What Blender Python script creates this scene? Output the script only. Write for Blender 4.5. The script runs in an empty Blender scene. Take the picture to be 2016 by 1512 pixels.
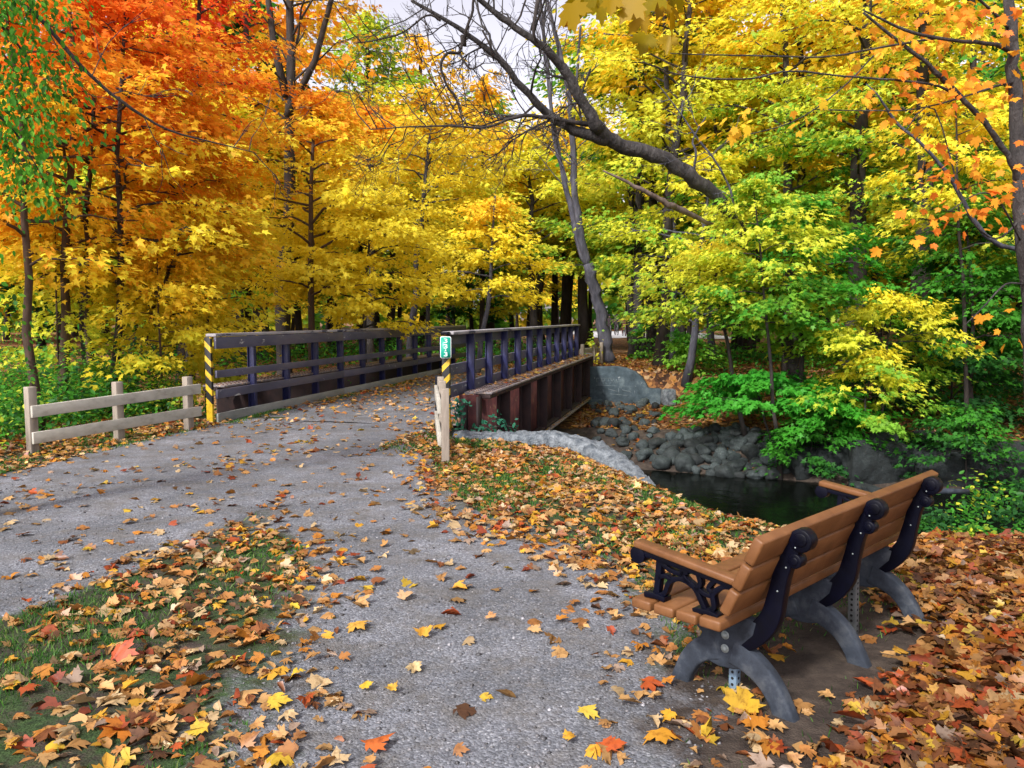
import bpy, math, random
import numpy as np
from mathutils import Vector, noise as mnoise
SC = bpy.context.scene
COL = SC.collection
rng = np.random.default_rng(7)
random.seed(7)
R_ = math.radians

# ------------------------------------------------------------------ camera model
F, H = 1568.0, 1.55
PIT = math.atan(131 / 1568.0)
def ray(px, py):
    a = (px - 1008) / F; b = (756 - py) / F
    return np.array([a, math.cos(PIT) + b * math.sin(PIT), -math.sin(PIT) + b * math.cos(PIT)])
def at(px, py, z=0.0):
    r = ray(px, py); return np.array([0, 0, H]) + r * ((z - H) / r[2])
def dep(px, py, y):
    r = ray(px, py); return np.array([0, 0, H]) + r * (y / r[1])
def xy_px(P):
    v = np.asarray(P, float) - np.array([0, 0, H])
    D = v[:, 1] * math.cos(PIT) - v[:, 2] * math.sin(PIT)
    u = v[:, 1] * math.sin(PIT) + v[:, 2] * math.cos(PIT)
    D = np.where(D < .05, .05, D)
    return 1008 + F * v[:, 0] / D, 756 - F * u / D

cam = bpy.data.cameras.new('camera'); co = bpy.data.objects.new('camera', cam); COL.objects.link(co)
co.location = (0, 0, H); co.rotation_euler = (math.pi / 2 - PIT, 0, 0)
cam.sensor_width = 36; cam.lens = F / 2016 * 36; cam.clip_end = 2000; cam.clip_start = .05
SC.camera = co

# ------------------------------------------------------------------ bridge frame
P0 = np.array([-.926, 10.995, 0]); BB = np.array([.2254, .9743, 0]); RR = np.array([.9743, -.2254, 0])
def br(a, s, z=0.0): return P0 + a * BB + s * RR + np.array([0, 0, z])
BANG = -math.atan2(.2254, .9743)       # rotation so that local y runs along the bridge

# ------------------------------------------------------------------ mesh helpers
class MB:
    def __init__(s): s.v = []; s.l = []; s.n = []; s.k = 0
    def add(s, V, faces):
        V = np.asarray(V, float); s.v.append(V)
        for f in faces: s.l.append(np.asarray(f, np.int32) + s.k); s.n.append(len(f))
        s.k += len(V); return s
    def addq(s, V, Q):                     # fast: uniform faces array
        V = np.asarray(V, float); Q = np.asarray(Q, np.int32)
        s.v.append(V); s.l.append((Q + s.k).ravel()); s.n.extend([Q.shape[1]] * len(Q)); s.k += len(V); return s
    def box(s, c, size, M=None):
        x, y, z = [q / 2 for q in size]
        V = np.array([[-x,-y,-z],[x,-y,-z],[x,y,-z],[-x,y,-z],[-x,-y,z],[x,-y,z],[x,y,z],[-x,y,z]])
        if M is not None: V = V @ np.asarray(M).T
        return s.add(V + np.asarray(c), [[0,3,2,1],[4,5,6,7],[0,1,5,4],[1,2,6,5],[2,3,7,6],[3,0,4,7]])
    def prism(s, poly, h, M, c):           # poly (x,y) extruded along local z by +-h/2, M columns = axes
        n = len(poly); P = np.array(poly, float)
        V = np.vstack([np.c_[P, np.full(n, -h/2)], np.c_[P, np.full(n, h/2)]]) @ np.asarray(M).T + np.asarray(c)
        return s.add(V, [list(range(n))[::-1], list(range(n, 2*n))] + [[i, (i+1) % n, n+(i+1) % n, n+i] for i in range(n)])
    def tube(s, pts, rad, sides=6, cap=True):
        P = np.asarray(pts, float); n = len(P)
        rad = np.broadcast_to(np.asarray(rad, float), (n,))
        T = np.gradient(P, axis=0); T /= np.linalg.norm(T, axis=1)[:, None] + 1e-9
        ref = np.array([0, 0, 1.]) if abs(T[0][2]) < .9 else np.array([1., 0, 0])
        A = np.cross(T, ref); A /= np.linalg.norm(A, axis=1)[:, None] + 1e-9
        Bv = np.cross(T, A)
        an = np.arange(sides) * 2 * math.pi / sides
        V = (P[:, None] + rad[:, None, None] * (np.cos(an)[None, :, None] * A[:, None] + np.sin(an)[None, :, None] * Bv[:, None])).reshape(-1, 3)
        i = np.arange(n - 1)[:, None] * sides; j = np.arange(sides)[None]; j2 = (j + 1) % sides
        Q = np.stack([i + j, i + j2, i + sides + j2, i + sides + j], -1).reshape(-1, 4)
        s.addq(V, Q)
        if cap:
            b = s.k - n * sides
            s.l.append(np.arange(sides, dtype=np.int32)[::-1] + b); s.n.append(sides)
            s.l.append(np.arange(sides, dtype=np.int32) + b + (n-1)*sides); s.n.append(sides)
        return s
    def build(s, name, mat, parent=None, smooth=False, bevel=0, col=None, colname='leafcol', link=True):
        V = np.vstack(s.v); L = np.concatenate(s.l); N = np.array(s.n, np.int32)
        me = bpy.data.meshes.new(name)
        me.vertices.add(len(V)); me.vertices.foreach_set('co', V.ravel())
        me.loops.add(len(L)); me.loops.foreach_set('vertex_index', L)
        me.polygons.add(len(N)); st = np.concatenate([[0], np.cumsum(N)[:-1]]).astype(np.int32)
        me.polygons.foreach_set('loop_start', st)
        if smooth: me.polygons.foreach_set('use_smooth', np.ones(len(N), bool))
        if col is not None:
            at_ = me.attributes.new(colname, 'FLOAT_COLOR', 'POINT')
            at_.data.foreach_set('color', np.c_[col, np.ones(len(col))].astype(np.float32).ravel())
        me.update(calc_edges=True)
        me.materials.append(mat)
        o = bpy.data.objects.new(name, me)
        COL.objects.link(o)
        if parent is not None: o.parent = parent
        if bevel:
            m = o.modifiers.new('bevel', 'BEVEL'); m.width = bevel; m.segments = 2; m.limit_method = 'ANGLE'
        return o
def rotz(a):
    c, s = math.cos(a), math.sin(a); return np.array([[c,-s,0],[s,c,0],[0,0,1]])
BM = np.array([RR, BB, [0,0,1]]).T        # bridge axes as matrix
def tag(o, label=None, cat=None, group=None, kind=None):
    if label: o['label'] = label
    if cat: o['category'] = cat
    if group: o['group'] = group
    if kind: o['kind'] = kind
    return o
def empty(name, loc, label, cat, group=None):
    o = bpy.data.objects.new(name, None); COL.objects.link(o); o.location = loc; o.empty_display_size = .2
    tag(o, label, cat, group); return o
def part(mb, name, mat, parent, **k):
    o = mb.build(name, mat, parent, **k)
    # vertices are world coordinates; only the thing's Empty carries a location
    if parent.type == 'EMPTY': o.location = -parent.location
    return o
def copy_tree(o, loc=None, parent=None, rz=None, sc=None):
    c = o.copy(); COL.objects.link(c)
    if parent is not None: c.parent = parent
    if loc is not None: c.location = loc
    if rz is not None: c.rotation_euler = (0, 0, rz)
    if sc is not None: c.scale = sc
    for ch in list(o.children): copy_tree(ch, parent=c)
    return c

# ------------------------------------------------------------------ materials
def nodes(name):
    m = bpy.data.materials.new(name); m.use_nodes = True
    nt = m.node_tree; nt.nodes.clear()
    out = nt.nodes.new('ShaderNodeOutputMaterial')
    return m, nt, out
def N(nt, t, **kw):
    n = nt.nodes.new(t)
    for k, v in kw.items():
        if k.startswith('_'): setattr(n, k[1:], v)
        else: n.inputs[k.replace('__', ' ')].default_value = v
    return n
def lk(nt, a, b): nt.links.new(a, b)
def rgba(c): return (*c, 1)
def noise(nt, vec, scale, detail=4, rough=.55):
    n = N(nt, 'ShaderNodeTexNoise'); n.inputs['Scale'].default_value = scale
    n.inputs['Detail'].default_value = detail; n.inputs['Roughness'].default_value = rough
    lk(nt, vec, n.inputs['Vector']); return n.outputs['Fac']
def ramp(nt, fac, stops):
    r = nt.nodes.new('ShaderNodeValToRGB'); e = r.color_ramp.elements
    while len(e) < len(stops): e.new(.5)
    for i, (p, c) in enumerate(stops): e[i].position = p; e[i].color = rgba(c) if len(c) == 3 else c
    lk(nt, fac, r.inputs['Fac']); return r.outputs['Color']
def mixc(nt, fac, a, b):
    m = nt.nodes.new('ShaderNodeMix'); m.data_type = 'RGBA'
    if isinstance(fac, float): m.inputs[0].default_value = fac
    else: lk(nt, fac, m.inputs[0])
    for s, i in ((a, 6), (b, 7)):
        if isinstance(s, tuple): m.inputs[i].default_value = rgba(s)
        else: lk(nt, s, m.inputs[i])
    return m.outputs[2]
def pmat(name, stops, scale=8, rough=.7, bump=.3, bscale=40, stretch=(1,1,1), chips=None, spec=.5, metal=0, bdist=.01, detail=5):
    m, nt, out = nodes(name)
    tc = N(nt, 'ShaderNodeTexCoord'); mp = N(nt, 'ShaderNodeMapping'); mp.inputs['Scale'].default_value = stretch
    lk(nt, tc.outputs['Object'], mp.inputs['Vector']); v = mp.outputs['Vector']
    c = ramp(nt, noise(nt, v, scale, detail, .65), stops)
    if chips:
        cc, cs, th = chips
        n2 = noise(nt, v, cs, 6, .7)
        k = ramp(nt, n2, [(th, (0,0,0)), (th + .03, (1,1,1))])
        c = mixc(nt, k, c, cc)
    b = N(nt, 'ShaderNodeBsdfPrincipled'); b.inputs['Roughness'].default_value = rough
    b.inputs['Specular IOR Level'].default_value = spec; b.inputs['Metallic'].default_value = metal
    lk(nt, c, b.inputs['Base Color'])
    if bump:
        bp = N(nt, 'ShaderNodeBump'); bp.inputs['Strength'].default_value = bump; bp.inputs['Distance'].default_value = bdist
        lk(nt, noise(nt, v, bscale, 5, .6), bp.inputs['Height']); lk(nt, bp.outputs['Normal'], b.inputs['Normal'])
    lk(nt, b.outputs['BSDF'], out.inputs['Surface'])
    return m
def leafmat(name, transl=.4, mottled=False, gloss=.06):
    m, nt, out = nodes(name)
    a = N(nt, 'ShaderNodeAttribute'); a.attribute_name = 'leafcol'; c = a.outputs['Color']
    oi = N(nt, 'ShaderNodeObjectInfo')
    if mottled:
        tc = N(nt, 'ShaderNodeTexCoord')
        n1 = noise(nt, tc.outputs['Object'], 28, 5, .7)
        k = ramp(nt, n1, [(.35, (.45,.36,.28)), (.5, (1,1,1)), (.72, (1.15,1.1,1.0))])
        mm = nt.nodes.new('ShaderNodeMix'); mm.data_type = 'RGBA'; mm.blend_type = 'MULTIPLY'; mm.inputs[0].default_value = .75
        lk(nt, c, mm.inputs[6]); lk(nt, k, mm.inputs[7]); c = mm.outputs[2]
    d = N(nt, 'ShaderNodeBsdfDiffuse'); t = N(nt, 'ShaderNodeBsdfTranslucent'); g = N(nt, 'ShaderNodeBsdfGlossy')
    g.inputs['Roughness'].default_value = .45
    lk(nt, c, d.inputs['Color']); lk(nt, c, t.inputs['Color'])
    m1 = N(nt, 'ShaderNodeMixShader'); m1.inputs[0].default_value = transl
    lk(nt, d.outputs[0], m1.inputs[1]); lk(nt, t.outputs[0], m1.inputs[2])
    if gloss:
        m2 = N(nt, 'ShaderNodeMixShader'); m2.inputs[0].default_value = gloss
        lk(nt, m1.outputs[0], m2.inputs[1]); lk(nt, g.outputs[0], m2.inputs[2]); m1 = m2
    lk(nt, m1.outputs[0], out.inputs['Surface'])
    return m
M = {}
M['leaf'] = leafmat('tree_leaf', .48, gloss=.010)
M['litter'] = leafmat('fallen_leaf', .12, True, gloss=.05)
M['bark'] = pmat('bark', [(.3,(.014,.013,.013)),(.55,(.05,.045,.043)),(.78,(.12,.115,.11))], 7, .95, 1., 16, (1,1,.45), bdist=.06)
M['bark_dark'] = pmat('bark_dark', [(.3,(.012,.01,.01)),(.7,(.05,.04,.035))], 6, .95, .8, 14, (1,1,.25), bdist=.03)
M['bark_grey'] = pmat('bark_grey', [(.3,(.025,.026,.035)),(.55,(.065,.066,.085)),(.8,(.16,.16,.18))], 8, .95, .8, 16, (1,1,.25), bdist=.03)
M['bark_brown'] = pmat('bark_brown', [(.3,(.03,.018,.012)),(.7,(.10,.065,.045))], 7, .95, .7, 20, (1,1,.3), bdist=.02)
M['deadwood'] = pmat('dead_wood', [(.3,(.06,.04,.032)),(.7,(.2,.15,.125))], 9, .9, .6, 30, (1,1,.3))
M['rail'] = pmat('rail_paint', [(.3,(.05,.052,.08)),(.5,(.085,.085,.13)),(.75,(.15,.13,.15))], 3, .55, .35, 30, (1,.25,1), chips=((.42,.42,.42), 9, .63), bdist=.004)
M['cap'] = pmat('rail_cap', [(.3,(.16,.16,.18)),(.7,(.42,.40,.40))], 6, .7, .3, 30, (1,.2,1), chips=((.05,.05,.08), 5, .58))
M['post_blue'] = pmat('rail_post', [(.3,(.010,.012,.055)),(.7,(.024,.028,.10))], 4, .45, .2, 30)
M['kick'] = pmat('kick_board', [(.3,(.16,.17,.16)),(.7,(.34,.35,.33))], 4, .8, .3, 30, (1,.2,1))
M['wood'] = pmat('weathered_wood', [(.25,(.12,.095,.075)),(.5,(.27,.23,.185)),(.8,(.38,.34,.28))], 5, .85, .5, 60, (1,1,.2), chips=((.1,.12,.09), 7, .72), bdist=.004)
M['woodplank'] = pmat('weathered_plank', [(.25,(.24,.23,.19)),(.5,(.42,.40,.34)),(.8,(.52,.50,.44))], 5, .85, .4, 60, (1,1,2), chips=((.12,.15,.11), 6, .70), bdist=.004)
M['rust'] = pmat('rusty_steel', [(.25,(.03,.011,.011)),(.5,(.085,.022,.024)),(.66,(.15,.045,.035)),(.8,(.24,.12,.05))], 3.2, .8, .5, 24, chips=((.2,.13,.07), 5, .64), bdist=.008)
M['rust_dark'] = pmat('dark_and_shaded_steel', [(.3,(.012,.008,.009)),(.7,(.04,.018,.016))], 5, .8, .4, 24)  # dark rust; on the girder stiffeners it paints their shaded side
M['plate'] = pmat('girder_plate', [(.3,(.12,.1,.1)),(.7,(.3,.27,.27))], 8, .75, .4, 40, chips=((.42,.3,.2), 16, .56))
M['concrete'] = pmat('rough_concrete', [(.32,(.045,.06,.075)),(.48,(.15,.175,.195)),(.7,(.33,.365,.385))], 11, .95, 1., 45, bdist=.05, detail=10)
M['concrete_dark'] = pmat('stained_concrete', [(.3,(.02,.034,.042)),(.55,(.055,.08,.096)),(.8,(.14,.18,.19))], 4, .95, .6, 22, chips=((.34,.38,.38), 6, .66), bdist=.02)
M['stone'] = pmat('river_stone', [(.3,(.009,.013,.014)),(.6,(.030,.040,.040)),(.8,(.09,.10,.095))], 6, .8, .5, 20)
def vary(m, lo, hi):
    nt = m.node_tree; b = [n for n in nt.nodes if n.type == 'BSDF_PRINCIPLED'][0]; src = b.inputs['Base Color'].links[0].from_socket
    oi = N(nt, 'ShaderNodeObjectInfo'); mr = N(nt, 'ShaderNodeMapRange'); mr.inputs['To Min'].default_value = lo; mr.inputs['To Max'].default_value = hi; lk(nt, oi.outputs['Random'], mr.inputs['Value'])
    mm = nt.nodes.new('ShaderNodeMix'); mm.data_type = 'RGBA'; mm.blend_type = 'MULTIPLY'; mm.inputs[0].default_value = 1; lk(nt, src, mm.inputs[6]); lk(nt, mr.outputs[0], mm.inputs[7]); lk(nt, mm.outputs[2], b.inputs['Base Color'])
vary(M['stone'], .45, 1.9)
M['boulder'] = pmat('block_stone', [(.3,(.004,.007,.007)),(.6,(.014,.020,.021)),(.8,(.05,.06,.055))], 5, .9, 1., 14, bdist=.03)
M['plank'] = pmat('bench_plank', [(.3,(.115,.046,.015)),(.5,(.155,.065,.022)),(.72,(.20,.088,.033))], 9, .5, .25, 250, bdist=.002, spec=.35)
M['iron'] = pmat('cast_iron_navy', [(.3,(.0006,.0008,.003)),(.7,(.0018,.0024,.010))], 8, .45, .25, 60, bdist=.003, spec=.16)
M['leg'] = pmat('weathered_leg', [(.3,(.007,.011,.018)),(.5,(.022,.030,.044)),(.75,(.08,.09,.10))], 9, .85, .5, 70, bdist=.004)
M['steel_blue'] = pmat('galvanised_post', [(.3,(.10,.17,.25)),(.7,(.2,.28,.36))], 9, .5, .1, 60)
M['steel_grey'] = pmat('grey_steel', [(.3,(.07,.08,.08)),(.7,(.14,.15,.15))], 9, .6, .1, 60)
M['bolt'] = pmat('bolt_metal', [(.3,(.16,.2,.2)),(.7,(.3,.34,.34))], 20, .4, .1, 60)
M['hole'] = pmat('hole_black', [(.3,(.003,.003,.003)),(.7,(.006,.006,.006))], 20, .9, 0)
M['sign_green'] = pmat('sign_green', [(.3,(.0,.28,.19)),(.7,(.01,.33,.23))], 4, .4, 0)
M['white'] = pmat('white_paint', [(.3,(.72,.75,.75)),(.7,(.82,.84,.84))], 4, .5, 0)
M['cloth'] = pmat('dark_cloth', [(.3,(.012,.01,.012)),(.7,(.04,.025,.03))], 4, .9, 0)
M['red_cloth'] = pmat('maroon_cloth', [(.3,(.06,.012,.015)),(.7,(.1,.02,.025))], 4, .9, 0)
M['skin'] = pmat('skin', [(.3,(.09,.05,.035)),(.7,(.11,.06,.045))], 4, .7, 0)
def hazard_mat(flip):
    m, nt, out = nodes('hazard_stripes')
    tc = N(nt, 'ShaderNodeTexCoord'); mp = N(nt, 'ShaderNodeMapping'); mp.inputs['Rotation'].default_value = (0, 0, -BANG)
    lk(nt, tc.outputs['Object'], mp.inputs['Vector'])
    sp = N(nt, 'ShaderNodeSeparateXYZ'); lk(nt, mp.outputs['Vector'], sp.inputs[0])
    a = N(nt, 'ShaderNodeMath', _operation='MULTIPLY'); a.inputs[1].default_value = flip; lk(nt, sp.outputs[0], a.inputs[0])
    b = N(nt, 'ShaderNodeMath', _operation='ADD'); lk(nt, sp.outputs[2], b.inputs[0]); lk(nt, a.outputs[0], b.inputs[1])
    c = N(nt, 'ShaderNodeMath', _operation='MULTIPLY'); c.inputs[1].default_value = 1 / .21; lk(nt, b.outputs[0], c.inputs[0])
    d = N(nt, 'ShaderNodeMath', _operation='FRACT'); lk(nt, c.outputs[0], d.inputs[0])
    e = N(nt, 'ShaderNodeMath', _operation='GREATER_THAN'); e.inputs[1].default_value = .42; lk(nt, d.outputs[0], e.inputs[0])
    g = N(nt, 'ShaderNodeMath', _operation='GREATER_THAN'); g.inputs[1].default_value = .27; lk(nt, sp.outputs[2], g.inputs[0])
    h = N(nt, 'ShaderNodeMath', _operation='MULTIPLY'); lk(nt, e.outputs[0], h.inputs[0]); lk(nt, g.outputs[0], h.inputs[1])
    col = mixc(nt, h.outputs[0], (.62,.40,.015), (.008,.008,.008))
    dirt = ramp(nt, noise(nt, tc.outputs['Object'], 14, 6, .7), [(.35,(.45,.42,.3)),(.55,(1,1,1))])
    mm = nt.nodes.new('ShaderNodeMix'); mm.data_type = 'RGBA'; mm.blend_type = 'MULTIPLY'; mm.inputs[0].default_value = .6
    lk(nt, col, mm.inputs[6]); lk(nt, dirt, mm.inputs[7])
    p = N(nt, 'ShaderNodeBsdfPrincipled'); p.inputs['Roughness'].default_value = .5
    lk(nt, mm.outputs[2], p.inputs['Base Color']); lk(nt, p.outputs[0], out.inputs['Surface']); return m

# ground material: attribute masks r = gravel, g = grass, b = litter-stained forest floor
def ground_mat():
    m, nt, out = nodes('ground_surface')
    tc = N(nt, 'ShaderNodeTexCoord'); v = tc.outputs['Object']
    a = N(nt, 'ShaderNodeAttribute'); a.attribute_name = 'mask'; sp = N(nt, 'ShaderNodeSeparateColor'); lk(nt, a.outputs['Color'], sp.inputs[0])
    edge = noise(nt, v, 2.2, 8, .75)
    def msk(ch, amp=.9, w=.12):
        s = N(nt, 'ShaderNodeMath', _operation='SUBTRACT'); lk(nt, edge, s.inputs[0]); s.inputs[1].default_value = .5
        mu = N(nt, 'ShaderNodeMath', _operation='MULTIPLY'); lk(nt, s.outputs[0], mu.inputs[0]); mu.inputs[1].default_value = amp
        ad = N(nt, 'ShaderNodeMath', _operation='ADD'); lk(nt, mu.outputs[0], ad.inputs[0]); lk(nt, ch, ad.inputs[1])
        r = N(nt, 'ShaderNodeMapRange'); r.inputs['From Min'].default_value = .5 - w; r.inputs['From Max'].default_value = .5 + w
        lk(nt, ad.outputs[0], r.inputs['Value']); return r.outputs[0]
    # soil
    soil = ramp(nt, noise(nt, v, 7, 8, .7), [(.3,(.018,.014,.012)),(.5,(.05,.038,.03)),(.75,(.11,.085,.065))])
    # forest floor: blotches of leaf colour
    vo = N(nt, 'ShaderNodeTexVoronoi'); vo.inputs['Scale'].default_value = 9; lk(nt, v, vo.inputs['Vector'])
    s2 = N(nt, 'ShaderNodeSeparateColor'); lk(nt, vo.outputs['Color'], s2.inputs[0])
    ff = ramp(nt, s2.outputs[0], [(0,(.04,.02,.012)),(.3,(.12,.05,.022)),(.55,(.26,.12,.04)),(.8,(.42,.2,.06)),(1,(.36,.26,.15))])
    ffn = ramp(nt, noise(nt, v, 1.2, 4, .6), [(.3,(.5,.5,.5)),(.65,(1,1,1))])
    mm = nt.nodes.new('ShaderNodeMix'); mm.data_type = 'RGBA'; mm.blend_type = 'MULTIPLY'; mm.inputs[0].default_value = .8
    lk(nt, ff, mm.inputs[6]); lk(nt, ffn, mm.inputs[7])
    # gravel
    g1 = ramp(nt, noise(nt, v, 1.3, 6, .7), [(.3,(.10,.106,.116)),(.5,(.16,.168,.182)),(.7,(.235,.243,.262))])
    gv = N(nt, 'ShaderNodeTexVoronoi'); gv.inputs['Scale'].default_value = 95; lk(nt, v, gv.inputs['Vector'])
    s3 = N(nt, 'ShaderNodeSeparateColor'); lk(nt, gv.outputs['Color'], s3.inputs[0])
    g2 = ramp(nt, s3.outputs[0], [(0,(.3,.3,.33)),(.5,(.85,.85,.88)),(.85,(1.25,1.25,1.3)),(1,(2.2,2.15,2.1))])
    gm = nt.nodes.new('ShaderNodeMix'); gm.data_type = 'RGBA'; gm.blend_type = 'MULTIPLY'; gm.inputs[0].default_value = .62
    lk(nt, g1, gm.inputs[6]); lk(nt, g2, gm.inputs[7])
    dirt = ramp(nt, noise(nt, v, 3.1, 7, .75), [(.46,(0,0,0)),(.64,(1,1,1))])
    dsoil = ramp(nt, noise(nt, v, 18, 8, .75), [(.3,(.05,.045,.038)),(.5,(.12,.11,.096)),(.72,(.2,.185,.17))])
    grav = mixc(nt, dirt, gm.outputs[2], dsoil)
    ms = nt.nodes.new('ShaderNodeMix'); ms.data_type = 'RGBA'; ms.inputs[0].default_value = .75
    lk(nt, gm.outputs[2], ms.inputs[6]); lk(nt, grav, ms.inputs[7])
    grass = ramp(nt, noise(nt, v, 30, 6, .7), [(.3,(.012,.022,.008)),(.6,(.04,.075,.022)),(.8,(.08,.12,.04))])
    gr_soil = mixc(nt, ramp(nt, noise(nt, v, 4, 6, .7), [(.45,(0,0,0)),(.6,(1,1,1))]), grass, soil)
    c = mixc(nt, msk(sp.outputs[2], .5), soil, mm.outputs[2])
    c = mixc(nt, msk(sp.outputs[1], .9), c, gr_soil)
    gmask = msk(sp.outputs[0], 1.3, .12)
    c = mixc(nt, gmask, c, ms.outputs[2])
    b = N(nt, 'ShaderNodeBsdfPrincipled'); b.inputs['Roughness'].default_value = .9; b.inputs['Specular IOR Level'].default_value = .25
    lk(nt, c, b.inputs['Base Color'])
    h1 = N(nt, 'ShaderNodeMath', _operation='MULTIPLY'); lk(nt, gv.outputs['Distance'], h1.inputs[0]); h1.inputs[1].default_value = -.5
    h2 = N(nt, 'ShaderNodeMath', _operation='ADD'); lk(nt, h1.outputs[0], h2.inputs[0]); lk(nt, noise(nt, v, 12, 8, .7), h2.inputs[1])
    bp = N(nt, 'ShaderNodeBump'); bp.inputs['Strength'].default_value = .65; bp.inputs['Distance'].default_value = .014
    lk(nt, h2.outputs[0], bp.inputs['Height']); lk(nt, bp.outputs[0], b.inputs['Normal'])
    lk(nt, b.outputs[0], out.inputs['Surface']); return m
M['ground'] = ground_mat()

# ------------------------------------------------------------------ terrain
def sm(x): x = np.clip(x, 0, 1); return x * x * (3 - 2 * x)
def snoise(x, y, f, seed=0.0):
    return (np.sin(x*f*1.3+seed*7.1+1.7*np.sin(y*f*.9+seed)) + np.sin(y*f*1.1+seed*3.3+1.3*np.sin(x*f*1.9+seed*2)) + .5*np.sin((x+y)*f*2.7+seed*5)) / 2.5
def a_near(s): return np.interp(s, [-60,-9,-4.6,.0,.2,1.9,2.5,3.0,3.5,4.45,6.2,12,60], [3,2.2,.8,.8,-.6,-.6,-1.2,-1.9,-2.8,-3.7,-3.6,-3,-3])
def a_water(s): return np.interp(s, [-60,-9,-4,2.6,4.8,6.7,8.4,60], [6.6,6.4,6.4,6.5,6.2,5.7,5.8,4])
def gz(x, y):
    x = np.asarray(x, float); y = np.asarray(y, float)
    a = (x + .926) * .2254 + (y - 10.995) * .9743; s = (x + .926) * .9743 - (y - 10.995) * .2254
    an = a_near(s); aw = a_water(s)
    ze = np.interp(s, [-9,-5,1,1.9,3,4.4,6,12], [-.35,0,0,-.1,-.42,-.2,-.2,-.3])
    lawn = ze * sm(1 - (an - a) / 1.4)
    lawn = np.where(s < -4.3, ze * sm(1 - (an - a) / 6) , lawn)
    w = np.interp(s, [-9,-5,-4.6,.1,2.0,3.2], [3.5,2.,.5,.4,.7,1.3])
    t1 = sm((a - an) / w)
    z1 = lawn * (1 - t1) + (-2.15) * t1
    d = a - aw
    zb_near = np.interp(d, [-1.2,0,1.6,5.7,5.8,6.15], [-2.15,-1.78,-1.08,-.90,-.90,.02])
    zb_far = np.interp(d, [-1.2,0,1.7,5,9], [-2.15,-1.78,-.98,-.42,-.02])
    k = sm((np.abs(s + .3) - 3.1) / 1.3) * (s > 0) + sm((-s - 4.2) / 1.5) * (s < 0)
    z2 = zb_near * (1 - k) + zb_far * k
    z = np.where(a < (an + aw) / 2, z1, z2)
    onbr = (s > -4.5) & (s < .3)
    rough = .03 * snoise(x, y, 1.1, 2) + .02 * snoise(x, y, 3.1, 5)
    flat = sm((y - 12) / 4) * .8 + .2
    far = .25 * snoise(x, y, .12, 9) * sm((y - 30) / 30) * (np.abs(x - y*.13) > 3)
    return z + rough * flat * np.where(onbr & (a < 14), .3, 1) + far * (1 - sm((3 - np.abs(x - y*.13)) / 3) )
left_edge = [(-4.3,12.2),(-4.5,10.7),(-4.83,9.3),(-5.05,7.9),(-5.3,6),(-5.9,3),(-7,-3)]
right_edge = [(-.95,12.2),(-1.05,11.0),(-1.34,10.1),(-1.76,7.5),(-2.15,5.5),(-2.6,4.03),(-3.1,2.4),(-4,-3)]
path_poly = np.array(left_edge[::-1] + right_edge)
bench_poly = np.array([at(px, py)[:2] for px, py in [(600,985),(760,905),(850,945),(960,1020),(1120,1070),(1240,1130),(1320,1250),(1350,1400),(1340,1700),(430,1700),(520,1330),(590,1180),(600,1060)]])
join_poly = np.array([at(px, py)[:2] for px, py in [(520,960),(640,900),(800,872),(852,905),(862,960),(760,1050),(600,1080),(500,1040)]])
def sdf(poly, x, y):
    x = np.asarray(x, float); y = np.asarray(y, float)
    d = np.full(x.shape, 1e9); ins = np.zeros(x.shape, bool); n = len(poly)
    for i in range(n):
        ax, ay = poly[i]; bx, by = poly[(i+1) % n]
        ex, ey = bx-ax, by-ay; wx, wy = x-ax, y-ay
        t = np.clip((wx*ex+wy*ey)/(ex*ex+ey*ey), 0, 1)
        d = np.minimum(d, np.hypot(wx-ex*t, wy-ey*t))
        c = ((ay <= y) & (by > y)) | ((by <= y) & (ay > y))
        with np.errstate(divide='ignore', invalid='ignore'): ins ^= c & (x < ax + (y-ay)/(by-ay if by != ay else 1)*ex)
    return np.where(ins, d, -d)
def asx(x, y): return (x + .926) * .2254 + (y - 10.995) * .9743, (x + .926) * .9743 - (y - 10.995) * .2254
def gravel_mask(x, y):
    a, s = asx(x, y)
    m = np.maximum(.5 + sdf(path_poly, x, y) / .5, .5 + sdf(bench_poly, x, y) / 1.3); m = np.maximum(m, .5 + sdf(join_poly, x, y) / .9)
    beyond = np.where((a > 12.3) & (a < 24), .5 + (1.5 - np.abs(s + 1.75)) / .6, 0)
    return np.clip(np.maximum(m, beyond), 0, 1)
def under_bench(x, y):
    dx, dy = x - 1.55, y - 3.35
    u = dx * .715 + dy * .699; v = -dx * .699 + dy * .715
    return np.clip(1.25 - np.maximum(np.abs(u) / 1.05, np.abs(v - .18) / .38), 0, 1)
def masks(x, y):
    g = gravel_mask(x, y); a, s = asx(x, y)
    near = (a < a_near(s) + .1)
    grass = np.where(near & (s > -6.5), .62, 0.)
    right = sm((x - 1.2) / .5) * sm((7 - y) / 1) * sm((x*1.0 - (y-3.2)*.55 - 1.0) / .5)
    grass = grass * (1 - .9 * right)
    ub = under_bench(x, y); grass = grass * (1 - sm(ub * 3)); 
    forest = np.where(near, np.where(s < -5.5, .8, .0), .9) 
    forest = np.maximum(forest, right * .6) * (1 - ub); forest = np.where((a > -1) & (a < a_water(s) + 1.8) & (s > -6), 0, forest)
    return np.stack([g, grass, np.clip(forest, 0, 1)], -1)
xs = np.concatenate([-12 - np.geomspace(.2, 500, 45)[::-1], np.arange(-12, 12.01, .12), 12 + np.geomspace(.2, 500, 45)])
ys = np.concatenate([1 - np.geomspace(.2, 300, 35)[::-1], np.arange(1, 14, .12), np.arange(14, 32, .2), 32 + np.geomspace(.3, 600, 50)])
X, Y = np.meshgrid(xs, ys); Z = gz(X, Y)
VG = np.stack([X, Y, Z], -1).reshape(-1, 3); nx = len(xs)
ii, jj = np.meshgrid(np.arange(len(ys)-1), np.arange(nx-1), indexing='ij')
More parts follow.
